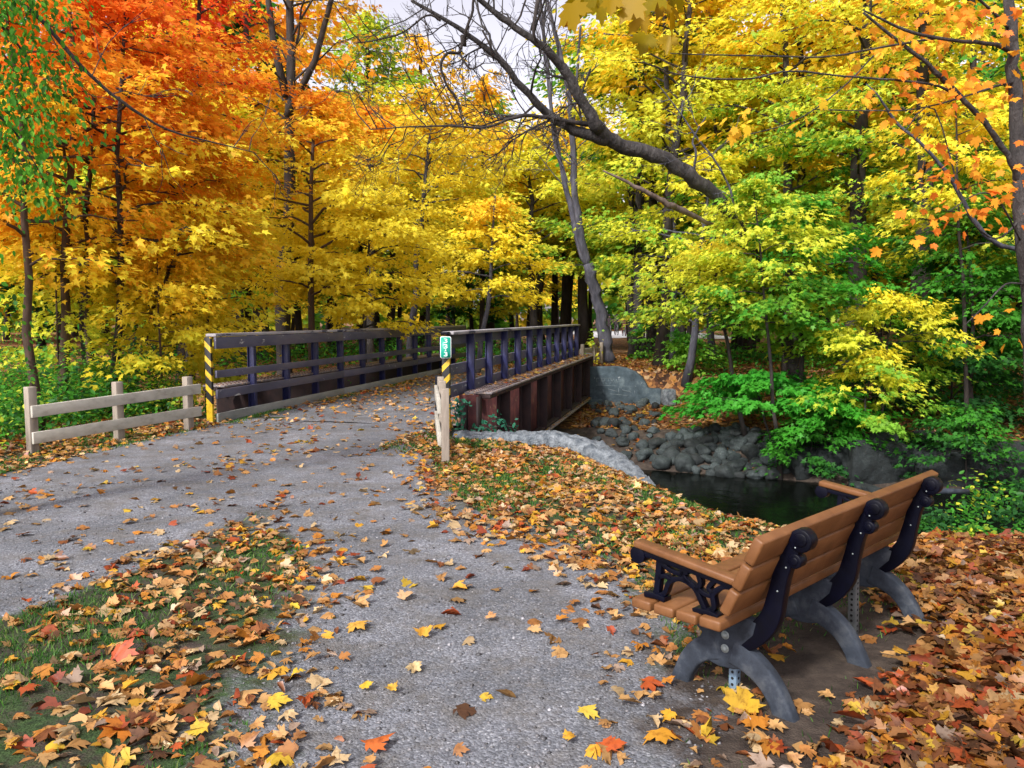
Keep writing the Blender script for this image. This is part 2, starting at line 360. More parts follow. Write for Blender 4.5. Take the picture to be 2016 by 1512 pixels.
QG = np.stack([ii*nx+jj, ii*nx+jj+1, (ii+1)*nx+jj+1, (ii+1)*nx+jj], -1).reshape(-1, 4)
cx = VG[QG].mean(1); ispath = (gravel_mask(cx[:,0], cx[:,1]) > .5)
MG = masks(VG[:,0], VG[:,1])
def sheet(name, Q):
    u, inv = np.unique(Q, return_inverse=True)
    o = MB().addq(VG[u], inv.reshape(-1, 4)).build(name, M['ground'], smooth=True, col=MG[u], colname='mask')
    o['kind'] = 'structure'; return o
sheet('ground', QG[~ispath]); sheet('path', QG[ispath])

# water
def water_mat():
    m, nt, out = nodes('creek_water')
    tc = N(nt, 'ShaderNodeTexCoord')
    b = N(nt, 'ShaderNodeBsdfPrincipled'); b.inputs['Base Color'].default_value = (.003,.004,.003,1); b.inputs['Roughness'].default_value = .07; b.inputs['IOR'].default_value = 1.33
    b.inputs['Specular IOR Level'].default_value = .16
    bp = N(nt, 'ShaderNodeBump'); bp.inputs['Strength'].default_value = .35; bp.inputs['Distance'].default_value = .03
    lk(nt, noise(nt, tc.outputs['Object'], 3.5, 4, .6), bp.inputs['Height']); lk(nt, bp.outputs[0], b.inputs['Normal'])
    lk(nt, b.outputs[0], out.inputs['Surface']); return m
M['water'] = water_mat()
w = MB()
sv = np.linspace(-40, 60, 60)
W = np.array([[br(a, s, -1.72) for s in sv] for a in np.linspace(-6, 9, 12)]).reshape(-1, 3)
q = [[i*60+j, i*60+j+1, (i+1)*60+j+1, (i+1)*60+j] for i in range(11) for j in range(59)]
w.addq(W, q); o = w.build('water', M['water']); o['kind'] = 'structure'

# ------------------------------------------------------------------ leaves
def half(pts):
    right = [(x, y) for x, y in pts]; n = len(right)
    V = [(0, 0)] + right[1:-1] + [right[-1]] + [(-x, y) for x, y in right[1:-1]]
    ntip = n - 1
    f1 = list(range(0, n)); f2 = [0, ntip] + list(range(len(V)-1, n-1, -1))
    return np.array(V, float), [f1, f2]
HI = half([(0,0),(.16,-.08),(.36,-.06),(.27,.08),(.52,.17),(.44,.28),(.64,.54),(.44,.5),(.38,.6),(.2,.46),(.25,.74),(.12,.76),(0,1)])
MID = half([(0,0),(.34,.0),(.24,.2),(.54,.5),(.2,.48),(0,1)])
LO = half([(0,0),(.42,.12),(.36,.5),(0,1)])
OVAL = half([(0,0),(.26,.25),(.3,.5),(.16,.82),(0,1)])
def nrm(v): return v / (np.linalg.norm(v, axis=-1, keepdims=True) + 1e-9)
def leaf_arrays(tm, pos, tip, nor, size, curl, g=rng, jit=0.):
    T, faces = tm; n = len(pos)
    tip = nrm(tip); nor = nrm(nor - (nor * tip).sum(1, keepdims=True) * tip); sd = np.cross(tip, nor)
    x = T[None, :, 0] * g.uniform(.72, 1.05, (n, 1)); y = T[None, :, 1] * np.ones((n, 1))
    if jit: x = x + g.normal(0, jit, x.shape); y = y + g.normal(0, jit, y.shape)
    c1 = curl * np.clip(g.normal(.8, .5, (n, 1)), -.6, 1.5); c2 = curl * np.clip(g.normal(.6, .7, (n, 1)), -1, 1.6); c3 = curl * np.clip(g.normal(0, .6, (n, 1)), -1, 1)
    z = -c1 * (y - .4) ** 2 - c2 * x * x * 1.6 + c3 * x * y + np.abs(x) * curl * .35
    if jit: z = np.clip(z + g.normal(0, jit * .9, z.shape), -.3, .3)
    S = size[:, None, None]
    V = pos[:, None] + S * (x[..., None] * sd[:, None] + (y - .35)[..., None] * tip[:, None] + z[..., None] * nor[:, None])
    return V.reshape(-1, 3), len(T), faces
def leaves_to(mb, tm, pos, tip, nor, size, curl=.25, jit=0.):
    V, k, faces = leaf_arrays(tm, pos, tip, nor, size, curl, jit=jit)
    n = len(pos); base = np.arange(n) * k
    for f in faces: 
        Q = base[:, None] + np.array(f)[None]
        mb.l.append((Q + mb.k).ravel().astype(np.int32)); mb.n.extend([len(f)] * n)
    mb.v.append(V); mb.k += len(V)
    return k

RED=(.82,.09,.03); RO=(.90,.24,.03); OR=(.94,.42,.035); GO=(.95,.62,.04); YE=(.96,.82,.06); YG=(.72,.74,.06); LG=(.24,.50,.05); GR=(.07,.30,.03); DG=(.03,.12,.03)
def stops(t, cols):
    cols = np.array(cols); t = np.clip(t, 0, 1) * (len(cols) - 1); i = np.minimum(t.astype(int), len(cols) - 2); f = (t - i)[:, None]
    return cols[i] * (1 - f) + cols[i + 1] * f

def wobble(p0, p1, n, amp, g):
    t = np.linspace(0, 1, n)[:, None]; P = p0 * (1 - t) + p1 * t
    w_ = np.cumsum(g.normal(0, amp, (n, 3)), 0); w_ -= w_[0] + t * (w_[-1] - w_[0]); return P + w_
TRUNKS = [(115,740,124,250,12.5,13,.9),(160,740,171,260,13.4,11,.9),(213,760,243,150,12.9,12,.9),(245,700,372,460,14,9,.85),(70,760,70,520,11,9,.8),(613,640,612,420,17.6,9,.5),(563,430,560,60,20,16,.7),
    (1675,440,1680,360,21,22,.85),(1800,420,1785,150,19,24,.7),(1540,620,1560,480,23,14,.6),(1300,700,1320,100,25,11,.6),(1247,640,1262,120,30,10,.55),(1200,716,1150,520,26.6,18,.95),(1150,520,1090,150,26.6,18,.8),(928,650,975,380,22,9,.7)]
def make_tree(name, label, base, top, crown_r, cb, cols, nl, lsize, tm=MID, seed=1, tr=.12, limbs=22, bark='bark', group=None,
              trunk=None, sr=.5, flat=.10, cspread=.16, cat='tree', prof=None, up=.25, bare=False, hbias=0, shift=(0,0), stems=None, tilt=.0, clear=None, lowcols=None, bend=None):
    g = np.random.default_rng(seed)
    base = np.array(base, float); top = np.array(top, float); Ht = top[2] - base[2]
    root = empty(name, tuple(base), label, cat, group)
    tb = MB()
    P = np.array(trunk, float) if trunk is not None else wobble(base - [0,0,.25], top, 9, Ht * .008, g)
    n = len(P)
    if n < 8:   # resample smoothly
        d = np.r_[0, np.cumsum(np.linalg.norm(np.diff(P, axis=0), axis=1))]; t = np.linspace(0, d[-1], 12)
        P = np.stack([np.interp(t, d, P[:, k]) for k in range(3)], 1); n = 12
        P[1:-1] = (P[:-2] + 2 * P[1:-1] + P[2:]) / 4
    fr = np.linspace(0, 1, n); rad = tr * (1 - .85 * fr) ** .8; rad[0] *= 1.35
    tb.tube(P, rad, 10)
    if stems:
        for sp_, r_ in stems: tb.tube(np.array(sp_), np.linspace(r_, r_ * .4, len(sp_)), 8)
    sprays = []
    for i in range(limbs):
        hf = cb + (1 - cb) * ((i + g.random()) / limbs) ** .9
        idx = hf * (n - 1); i0 = int(min(idx, n - 2)); p = P[i0] * (1 - (idx - i0)) + P[i0 + 1] * (idx - i0)
        az = i * 2.39996 + g.normal(0, .35)
        k = (hf - cb) / max(1 - cb, .01)
        pr_ = (math.sin(math.pi * min(1, k * .82 + .22)) ** .6) if prof is None else prof(k)
        Lb = crown_r * max(.15, pr_) * g.uniform(.75, 1.12)
        d = np.array([math.cos(az), math.sin(az), 0])
        end = p + d * Lb + np.array([shift[0]*k, shift[1]*k, Lb * up * g.uniform(.3, 1.3)])
        end[2] -= tilt * Lb
        bp = wobble(p, end, 6, Lb * .03, g); bp[1:-1, 2] += np.sin(np.linspace(0, math.pi, 6))[1:-1] * Lb * .09
        r0 = min(rad[i0] * .6, .012 + Lb * .011)
        tb.tube(bp, np.linspace(r0, r0 * .25, 6), 5, cap=False)
        nt_ = 3 if Lb < 1.3 else 5
        ns = max(3, int(Lb / .38))
        for q_ in range(ns):
            f = .3 + .75 * (q_ + g.random()) / ns; f = min(f, 1.0)
            idb = f * 5; j0 = int(min(idb, 4)); c = bp[j0] * (1 - (idb - j0)) + bp[j0 + 1] * (idb - j0)
            side = d * g.uniform(.2, .8) + np.array([-d[1], d[0], 0]) * g.uniform(-1, 1); side /= np.linalg.norm(side)
            le = Lb * .36 * g.uniform(.4, 1.1) * (1.15 - f * .5)
            e = c + side * le + [0, 0, le * g.uniform(-.15, .3)]
            tb.tube(np.array([c, (c + e) / 2 + [0, 0, le * .06], e]), [r0 * .35 + .002, r0 * .25 + .002, .0025], 3, cap=False)
            sprays.append((e, side, k)); 
            if g.random() < .6: sprays.append(((c + e) / 2, side, k))
    tr_o = part(tb, 'trunk', M[bark], root, smooth=True)
    if clear == 'front':
        bx, by = base[0], base[1]
        clear = lambda C: ~((C[:, 1] < by - .1) & (np.abs(C[:, 0] - bx * C[:, 1] / by) < .55) & (g.random(len(C)) < .85)) & ~((C[:, 2] < 1.9) & (C[:, 1] < by))
    if bare: return root
    C = np.array([s_[0] for s_ in sprays]); D = np.array([s_[1] for s_ in sprays]); K = np.array([s_[2] for s_ in sprays])
    if clear is not None:
        kp = clear(C); C, D, K = C[kp], D[kp], K[kp]
    ns = len(C); w_ = g.uniform(.4, 1.3, ns); cnt = np.maximum(3, (w_ / w_.sum() * nl).astype(int))
    idx = np.repeat(np.arange(ns), cnt); m = len(idx)
    S = g.uniform(.6, 1.35, ns) * sr
    rr = np.sqrt(g.random(m)) * S[idx]; an = g.random(m) * 2 * math.pi
    rad2 = np.stack([np.cos(an), np.sin(an), np.zeros(m)], 1)
    spt = np.stack([g.normal(0, .2, ns), g.normal(0, .2, ns)], 1)
    off = rad2 * rr[:, None] + D[idx] * (rr * .35)[:, None]
    zz = -.28 * rr ** 2 / S[idx] + g.normal(0, flat, m) * sr + (off[:, 0] * spt[idx, 0] + off[:, 1] * spt[idx, 1])
    off[:, 2] = zz
    pos = C[idx] + off
    out = pos - (base + [0, 0, 0]); out[:, 2] = 0; out = nrm(out)
    tip = rad2 * .6 + D[idx] * .5 + out * .25 + g.normal(0, .35, (m, 3)); tip[:, 2] -= .45
    nor = np.array([0, 0, 1.0]) + out * .5 + g.normal(0, .38, (m, 3))
    px_, py_ = xy_px(pos); keep = np.ones(m, bool)
    for (xa, ya, xb, yb, dd, hw_, pp_) in TRUNKS:
        tx = xa + (xb - xa) * (py_ - ya) / (yb - ya)
        keep &= ~((np.abs(px_ - tx) < hw_) & (py_ > min(ya, yb)) & (py_ < max(ya, yb)) & (pos[:, 1] < dd + .1) & (g.random(m) < pp_))
    pos, tip, nor, idx, K_ = pos[keep], tip[keep], nor[keep], idx[keep], None; m = len(pos)
    size = lsize * g.uniform(.6, 1.25, m)
    tcol = K + hbias + g.normal(0, cspread, ns)
    t_ = tcol[idx] + g.normal(0, .07, m)
    col = stops(t_, cols) * g.uniform(.8, 1.1, (m, 1))
    if lowcols is not None:
        pick = g.random(m) < lowcols[1] ; col[pick] = np.array(lowcols[0]) * g.uniform(.7, 1.1, (pick.sum(), 1))
    mb = MB(); k_ = leaves_to(mb, tm, pos, tip, nor, size, .22)
    part(mb, 'crown', M['leaf'], root, col=np.repeat(col, k_, 0))
    return root
def T(label, px, d, top_py, hw, bot_py, cols, nl, lsize=.13, name='maple_tree', base_px=None, **k):
    """px: crown axis at the top; base_px: where the trunk meets the ground; bot_py: picture height of the crown's underside"""
    b = dep(base_px if base_px is not None else px, 625, d); t = dep(px, top_py, d); cbz = dep(px, bot_py, d)[2]
    bz = float(max(gz(b[0], b[1]), -1.6))
    b[2] = bz; cb = float(np.clip((cbz - bz) / (t[2] - bz), .02, .95))
    return make_tree(name, label, b, t, hw * d / F, cb, cols, nl, lsize, **k)

SUNSET=[GO,GO,OR,OR,RO,RED]
# ---- left side maples
if True:
    T('tall maple, red above and orange below, on the left slender trunk behind the rail fence', 128, 12.5, -60, 230, 560, [YE,GO,GO,OR,OR,RO], 6200, base_px=115, tr=.085, limbs=30, clear='front', hbias=.22, seed=11, bark='bark_brown', up=.12)
    T('slender maple with orange leaves behind the middle post of the left rail fence', 175, 13.4, -60, 210, 600, [YE,YE,GO,GO,OR,RO], 6000, base_px=160, tr=.07, limbs=30, clear='front', hbias=.22, seed=12, bark='bark_brown', up=.12)
    T('slender maple with a pale straight trunk and red top near the middle fence post', 250, 12.9, -50, 230, 590, [YE,YE,YE,YE,GO,OR,RO], 7000, base_px=213, tr=.07, limbs=32, clear='front', hbias=.22, seed=13, up=.12)
    T('small right-leaning maple with thin stems and golden leaves beside the bridge end', 400, 14.0, 230, 180, 640, [YE,YE,YE,YE,GO,OR], 6500, base_px=245, tr=.05, limbs=26, hbias=.12, seed=14, up=.15)
    T('orange maple at the far left edge of the photo', 10, 11.0, -60, 210, 520, [YE,GO,OR,OR,OR], 4200, base_px=70, tr=.07, limbs=24, hbias=.15, clear='front', seed=15, bark='bark_brown', up=.1)
    T('low yellow-green sapling behind the left half of the rail fence', 110, 12.6, 440, 120, 730, [LG,YG,YG,YE,GO], 3600, .105, name='maple_sapling', tr=.025, limbs=16, seed=33, up=.0, tilt=.05, sr=.4, bark='bark_brown')
    T('low golden sapling behind the right half of the rail fence', 310, 12.8, 470, 110, 735, [YG,YE,YE,GO,GO], 4200, .105, name='maple_sapling', tr=.025, limbs=16, seed=34, up=.0, tilt=.05, sr=.4, bark='bark_brown')
    T('broad red and orange maple behind the left fence, its crown reaching the top', 395, 16.5, -70, 205, 380, [YE,YE,GO,OR,OR,RO,RED], 8000, .14, base_px=340, tr=.13, limbs=34, hbias=.22, seed=16, up=.12)
    T('small maple drooping yellow leaves over the near end of the left bridge railing', 430, 14.8, 420, 150, 735, [YG,YE,YE,GO,GO], 5500, base_px=400, tr=.04, limbs=20, seed=17, up=.02, tilt=.05)
    T('tall thin-leaved orange tree with a dark forked trunk behind the bridge railing', 560, 20, -330, 150, 370, [YE,GO,GO,OR,OR], 4200, .14, base_px=563, tr=.2, limbs=34, seed=18, bark='bark_dark', up=.75, sr=.6,
      stems=[([dep(563,190,20),dep(540,90,20),dep(520,-60,20.3),dep(500,-200,20.5)], .105),([dep(565,230,20),dep(620,120,19.7),dep(660,-30,19.4),dep(680,-200,19.2)], .095)])
    T('golden maple on a straight brown trunk above the middle of the left bridge railing', 612, 17.6, 190, 170, 600, [YE,YE,YE,YE,GO,OR], 7500, base_px=613, tr=.10, limbs=30, seed=19, bark='bark_brown', up=.15)
    T('low yellow maple spreading over the left bridge railing', 740, 18.3, 400, 170, 640, [YE,YE,YE,YE], 8000, base_px=700, tr=.07, limbs=24, seed=20, up=.05)
    T('yellow-orange tree with a leaning grey trunk beyond the left railing, under the bare limbs', 850, 24, 235, 125, 500, [YE,YE,YE,GO], 5500, .14, base_px=790, tr=.13, limbs=26, seed=21, bark='bark_grey', up=.2)
    T('yellow maple with shelves of leaves on a thin pale trunk leaning right', 975, 22, 385, 110, 585, [YE,YE,YE,GO], 5200, .13, base_px=928, tr=.10, limbs=20, seed=22, bark='bark_grey', up=.03)
    T('orange-yellow tree behind the bridge railing, right of the dark forked trunk', 720, 27, 210, 140, 470, [YE,YE,GO,OR], 5500, .17, base_px=735, tr=.16, limbs=30, seed=23, up=.2, sr=.6)
    T('dark green tree rising to the sky gap at the top left', 490, 36, 10, 110, 420, [YG,LG,GR,DG,DG], 7000, .24, name='broadleaf_tree', base_px=480, tr=.3, limbs=36, seed=24, tm=LO, sr=.9, bark='bark_dark')
    T('yellow-green tree with rounded top against the sky left of the bare limbs', 722, 40, 25, 90, 420, [LG,YG,LG,YG], 7000, .26, name='broadleaf_tree', tr=.3, limbs=36, seed=25, tm=LO, sr=1., bark='bark_dark')
    T('golden tree in the distance under the bare twigs at the centre', 830, 44, 70, 110, 520, [YG,YE,GO,GO], 6000, .28, tr=.3, limbs=34, seed=26, tm=LO, sr=1., bark='bark_dark')
    T('grey-green tree in the distance behind the bare limbs', 965, 48, 185, 75, 520, [LG,YG,LG], 5000, .28, name='broadleaf_tree', tr=.3, limbs=34, seed=27, tm=LO, sr=1., bark='bark_dark')
    T('yellow-green tree arching over the dark gap beyond the bridge', 1040, 34, 300, 130, 545, [LG,YG,YE,YG], 8500, .2, tr=.2, limbs=30, seed=28, tm=MID, sr=.7, bark='bark_dark', base_px=1055)
    T('yellow maple behind the leaning twin trunks', 1120, 40, 200, 130, 540, [LG,YE,YE,GO], 7500, .24, tr=.26, limbs=32, seed=29, tm=LO, sr=.9, bark='bark_dark', base_px=1110)
# ---- right side
if True:
    T('tall yellow maple right of the leaning twin trunks, reaching the top', 1275, 30, -110, 170, 560, [LG,YG,YE,YE,YE], 10000, .18, base_px=1247, tr=.2, limbs=38, seed=40, sr=.65)
    T('yellow maple with dark branching trunk above the fork of the big leaning limb', 1370, 25, -120, 170, 560, [LG,YG,YG,YG,YE,YE], 9500, .17, base_px=1300, tr=.2, limbs=38, seed=41, sr=.65, bark='bark_dark')
    T('yellow maple spreading leaves above the dead branch stub', 1400, 22.5, 300, 160, 640, [LG,YG,YG,YE], 6500, .145, base_px=1352, tr=.12, limbs=28, seed=42, up=.1, bark='bark_grey')
    T('yellow-green maple at the right with its crown behind the big leaning limb', 1530, 23, -60, 190, 560, [GR,GR,LG,YG,YG,YE], 8500, .16, base_px=1560, tr=.2, limbs=36, seed=43, sr=.6)
    T('tall yellow maple with a thick dark trunk at the upper right', 1700, 21, -170, 200, 500, [LG,LG,YG,YG,YE,GO], 8500, .15, base_px=1675, tr=.28, limbs=36, seed=44, sr=.6, bark='bark_dark')
    T('golden maple with the thickest dark trunk behind the orange branch at the right', 1840, 19, -190, 190, 520, [GR,LG,YG,YE,GO,OR], 8500, .15, base_px=1800, tr=.26, limbs=34, seed=45, sr=.6, bark='bark_dark')
    T('understorey maple with bright green and yellow leaves above the river stones', 1600, 16.8, 385, 155, 700, [LG,LG,GR,(.07,.38,.03),LG], 8000, .125, base_px=1570, tr=.07, limbs=26, seed=46, up=.05, bark='bark_dark')
    T('understorey maple with light yellow leaf tiers left of the green one', 1400, 17.5, 480, 150, 640, [LG,YG,YG,YE], 6200, .12, base_px=1480, tr=.06, limbs=22, seed=47, up=.0, bark='bark_dark')
    T('maple sapling with yellow leaves hiding the lower part of the big leaning trunk', 1480, 15.9, 345, 120, 640, [GR,LG,YG,YG,LG], 4800, .12, base_px=1545, tr=.045, limbs=22, seed=57, up=.0, bark='bark_dark', sr=.42)
    T('dark green shrub hanging over the water at the right end of the stone heap', 1600, 15.9, 810, 75, 905, [DG,GR,GR], 1700, .11, name='shrub', cat='shrub', base_px=1605, tr=.02, limbs=10, seed=35, up=.0, tilt=.25, bark='bark_dark', sr=.36)
    T('dark green shrub before the stone blocks near the right edge', 1900, 14.9, 800, 110, 930, [DG,DG,GR], 2600, .11, name='shrub', cat='shrub', base_px=1920, tr=.02, limbs=12, seed=36, up=.0, tilt=.2, bark='bark_dark', sr=.4)
    T('dark green shrub low in the shade right of the yellow saplings', 1880, 17.5, 600, 160, 840, [DG,DG,GR,GR], 5500, .14, name='shrub', cat='shrub', tr=.03, limbs=18, seed=58, sr=.5, bark='bark_dark')
    T('low bright green maple shrub hanging over the river stones', 1480, 16.6, 735, 165, 800, [(.05,.33,.03),(.09,.42,.04),(.05,.34,.03)], 5600, .125, name='maple_shrub', cat='shrub', base_px=1540, tr=.035, limbs=16, seed=48, up=.0, tilt=.18, bark='bark_dark', sr=.42)
    T('small green maple shrub between the stones and the yellow branches', 1640, 16.2, 745, 100, 860, [GR,(.07,.38,.03),(.12,.46,.04)], 3000, .12, name='maple_shrub', cat='shrub', base_px=1640, tr=.03, limbs=12, seed=49, up=.0, tilt=.15, bark='bark_dark', sr=.4)
    T('maple sapling with drooping yellow leaf tiers above the stone blocks', 1760, 15.9, 570, 150, 730, [LG,YG,YG,YE], 4000, .115, base_px=1740, tr=.04, limbs=18, seed=50, up=-.02, tilt=.08, bark='bark_dark', sr=.42)
    T('maple sapling with yellow and green leaves hanging down to the stones', 1720, 15.6, 690, 110, 830, [LG,LG,YG,YE], 2600, .115, base_px=1700, tr=.03, limbs=14, seed=51, up=-.05, tilt=.15, bark='bark_dark', sr=.38)
    T('green understorey tree in the shade at the right edge', 1900, 16.4, 380, 120, 740, [DG,GR,GR,LG], 6000, .12, base_px=1930, tr=.06, limbs=24, seed=52, up=.0, bark='bark_dark')
    T('golden understorey maple left of the right-hand tree trunk', 1880, 15.8, 160, 160, 520, [DG,YG,YE,YE,GO], 6000, .13, base_px=1925, tr=.05, limbs=22, seed=53, up=.05, bark='bark_dark')
    T('small green shrub at the foot of the paired trunks beyond the bridge', 1262, 29, 640, 24, 720, [LG,GR], 450, .12, name='shrub', cat='shrub', tr=.02, limbs=9, seed=54, sr=.25, bark='bark_dark')
    T('low bright green maple branches before the pale trunk beyond the bridge', 1345, 23.5, 655, 60, 740, [LG,LG,GR], 1600, .13, name='maple_shrub', cat='shrub', base_px=1370, tr=.025, limbs=12, seed=55, up=0, sr=.42, bark='bark_dark')
    T('yellow shrub leaning out at the far end of the girder', 1178, 25.6, 640, 16, 725, [YE,YG,LG], 260, .12, name='shrub', cat='shrub', tr=.015, limbs=8, seed=56, sr=.22, bark='bark_dark')
# ------------------------------------------------------------------ bare limbs and leaning trunks
def smooth_pts(P, k=4):
    P = np.array(P, float); n = len(P)
    t = np.arange(n); tt = np.linspace(0, n - 1, (n - 1) * k + 1)
    Q = []
    for u in tt:
        i = min(int(u), n - 2); f = u - i
        p0, p1, p2, p3 = P[max(i-1,0)], P[i], P[i+1], P[min(i+2,n-1)]
        Q.append(.5 * ((2*p1) + (-p0+p2)*f + (2*p0-5*p1+4*p2-p3)*f*f + (-p0+3*p1-3*p2+p3)*f**3))
    return np.array(Q)
def pxpath(L):           # (px, py, depth, width px) -> points, radii
    P = smooth_pts([dep(a, b, d) for a, b, d, w_ in L])
    r = np.interp(np.linspace(0, len(L)-1, len(P)), np.arange(len(L)), [w_ * d / F / 2 * (.76 if d > 13 else .88) for a, b, d, w_ in L])
    pg = np.random.default_rng(len(P) + int(L[0][0]) + 1000); P[1:-1] += pg.normal(0, 1, (len(P) - 2, 3)) * r[1:-1, None] * .16; r = r * pg.uniform(.9, 1.1, len(r))
    return P, r
def twigs(mb, p, d, L, r, lev, g, drop=.0):
    n = 5; e = p + d * L
    P = wobble(p, e, n, L * .045, g); P[1:, 2] += np.linspace(0, drop * L, n)[1:]
    mb.tube(P, np.linspace(r, r * .45, n), 5 if lev > 1 else 3, cap=False)
    if lev <= 0: return
    for k in range(g.integers(2, 5)):
        f = g.uniform(.25, 1); i = min(int(f * (n-1)), n - 2)
        q = P[i] + (P[i+1] - P[i]) * (f * (n-1) - i)
        dd = d + g.normal(0, .55, 3); dd /= np.linalg.norm(dd)
        twigs(mb, q, dd, L * g.uniform(.4, .75), max(r * .6, .0045), lev - 1, g, drop)
def limbs_with_twigs(mb, L, g, step=.55, tl=1.3, lev=2, updown=0, start=.1):
    P, r = pxpath(L); mb.tube(P, r, 9)
    d = np.r_[0, np.cumsum(np.linalg.norm(np.diff(P, axis=0), axis=1))]
    s = d[-1] * start
    while s < d[-1]:
        i = min(np.searchsorted(d, s), len(P) - 1); t = P[i] - P[i-1] if i else P[1] - P[0]; t = t / np.linalg.norm(t)
        o = g.normal(0, 1, 3); o[1] *= .6; o -= o @ t * t; o /= np.linalg.norm(o)
        dd = t * .5 + o * .9; dd[2] += updown; dd /= np.linalg.norm(dd)
        twigs(mb, P[i], dd, tl * g.uniform(.4, 1.1), max(.011, min(r[i] * .4, .026)), lev, g, .05)
        s += step * g.uniform(.5, 1.6)
g = np.random.default_rng(5)
b0 = dep(1560, 760, 16.6)
lean = empty('leaning_tree', (b0[0], b0[1], float(gz(b0[0], b0[1]))), 'big bare tree leaning left over the creek, its forked leafless limbs crossing the sky', 'tree')
mb = MB()
P, r = pxpath([(1590,800,18,40),(1540,640,17.6,32),(1480,500,17.2,30),(1425,405,16.5,32),(1350,340,15.9,36),(1270,300,15.6,38),(1205,280,15.3,36),(1172,245,15.0,34)])
mb.tube(P, r, 12); part(mb, 'trunk', M['bark'], lean, smooth=True)
mb = MB()
limbs_with_twigs(mb, [(1180,255,15,32),(1140,190,14.7,26),(1110,135,14.5,24),(1060,85,14.2,20),(1000,45,14,17),(945,0,13.8,13),(900,-60,13.6,10)], g, .4, 1.2, 2)
part(mb, 'limb', M['bark'], lean, smooth=True)
mb = MB()
limbs_with_twigs(mb, [(1195,275,15.2,34),(1130,255,15,28),(1080,225,14.8,22),(1030,175,14.5,18),(980,115,14.2,16),(925,70,14,13),(870,35,13.9,10),(810,0,13.8,8)], g, .3, 1.3, 3)
part(mb, 'limb', M['bark'], lean, smooth=True)
mb = MB()
limbs_with_twigs(mb, [(1165,245,15,14),(1110,238,14.8,11),(1050,228,14.4,9),(1010,232,14.2,8),(960,250,14.1,7),(880,248,14,5),(800,250,13.9,4),(730,255,13.8,2.5)], g, .16, 1.5, 3)
limbs_with_twigs(mb, [(915,90,14,9),(918,60,13.8,8),(930,20,13.7,7),(935,-30,13.6,6)], g, .4, .9, 2)
limbs_with_twigs(mb, [(910,70,14,9),(905,102,13.9,8),(880,105,13.8,7),(868,130,13.8,7),(878,165,13.9,6),(900,200,14,5),(915,260,14,3)], g, .35, 1.0, 3)
limbs_with_twigs(mb, [(905,105,13.9,6),(925,135,13.9,5),(950,125,13.9,3),(955,115,14,2)], g, .3, .5, 2)
limbs_with_twigs(mb, [(868,40,13.9,8),(840,30,13.8,5),(800,60,13.7,4),(760,75,13.6,4),(700,85,13.5,3)], g, .35, .8, 2)
limbs_with_twigs(mb, [(1060,0,14,10),(1050,60,14,8),(1062,90,14.2,6)], g, .5, .9, 2)
limbs_with_twigs(mb, [(1035,0,14,5),(1020,40,14,5),(1000,60,14,4)], g, .4, .9, 2)
limbs_with_twigs(mb, [(950,60,14,6),(965,90,14,5),(972,120,14.2,4)], g, .4, .9, 2)
part(mb, 'bare_branches', M['bark_dark'], lean, smooth=True)
mb = MB()
P, r = pxpath([(1470,470,16.3,14),(1440,415,16.1,12),(1400,395,16,18),(1320,405,15.8,16),(1280,385,15.6,14),(1240,360,15.4,9),(1187,336,15.2,4)])
P, r = pxpath([(1425,450,17,10),(1380,432,16.5,12),(1335,410,16.1,17),(1320,404,15.9,17),(1290,388,15.7,14),(1250,366,15.5,10),(1187,336,15.3,4)])
mb.tube(P, r, 8); part(mb, 'dead_branch', M['deadwood'], lean, smooth=True)
mb = MB()
limbs_with_twigs(mb, [(1445,430,16,7),(1440,380,15.8,6),(1410,320,15.7,5),(1375,275,15.6,5),(1330,210,15.5,3),(1290,160,15.4,2)], g, .5, .8, 2)
limbs_with_twigs(mb, [(1366,340,15.9,7),(1370,300,15.8,6),(1364,275,15.8,5),(1390,230,15.7,3)], g, .6, .7, 2)
part(mb, 'bare_branches', M['bark_grey'], lean, smooth=True)

b0 = at(1195, 716)
twin = empty('twin_trunk_tree', (b0[0], b0[1], 0), 'grey tree with two long thin trunks leaning left, beyond the far end of the bridge', 'tree')
mb = MB()
P, r = pxpath([(1200,722,26.6,44),(1193,690,26.6,36),(1183,620,26.6,30),(1168,560,26.6,30),(1158,520,26.6,28)]); mb.tube(P, r, 12)
P, r = pxpath([(1158,525,26.6,22),(1142,450,26.5,20),(1132,380,26.4,18),(1126,260,26.3,15),(1122,200,26.2,13),(1100,90,26,11),(1070,-20,25.8,9)]); mb.tube(P, r, 9)
P, r = pxpath([(1160,530,26.6,22),(1138,470,26.7,18),(1122,400,26.8,16),(1105,330,26.9,12),(1090,240,27,10),(1075,120,27,9),(1062,-20,27,8)]); mb.tube(P, r, 9)
P, r = pxpath([(1108,340,26.9,10),(1090,260,26.8,9),(1080,150,26.7,8),(1068,60,26.6,7),(1050,-30,26.5,6)]); mb.tube(P, r, 7)
P, r = pxpath([(1126,280,26.3,8),(1138,120,26.2,7),(1143,50,26.1,5)]); mb.tube(P, r, 7)
for q_ in range(26):
    y_ = g.uniform(-20, 420); x_ = np.interp(y_, [-20,120,240,400], [1068,1090,1112,1130]) + g.uniform(-15, 12)
    dd = nrm(np.array([g.normal(0, .7), g.normal(0, .6), .8])); twigs(mb, dep(x_, y_, 26.6), dd, g.uniform(.8, 2.4), .02, 2, g)
part(mb, 'trunk', M['bark_grey'], twin, smooth=True)

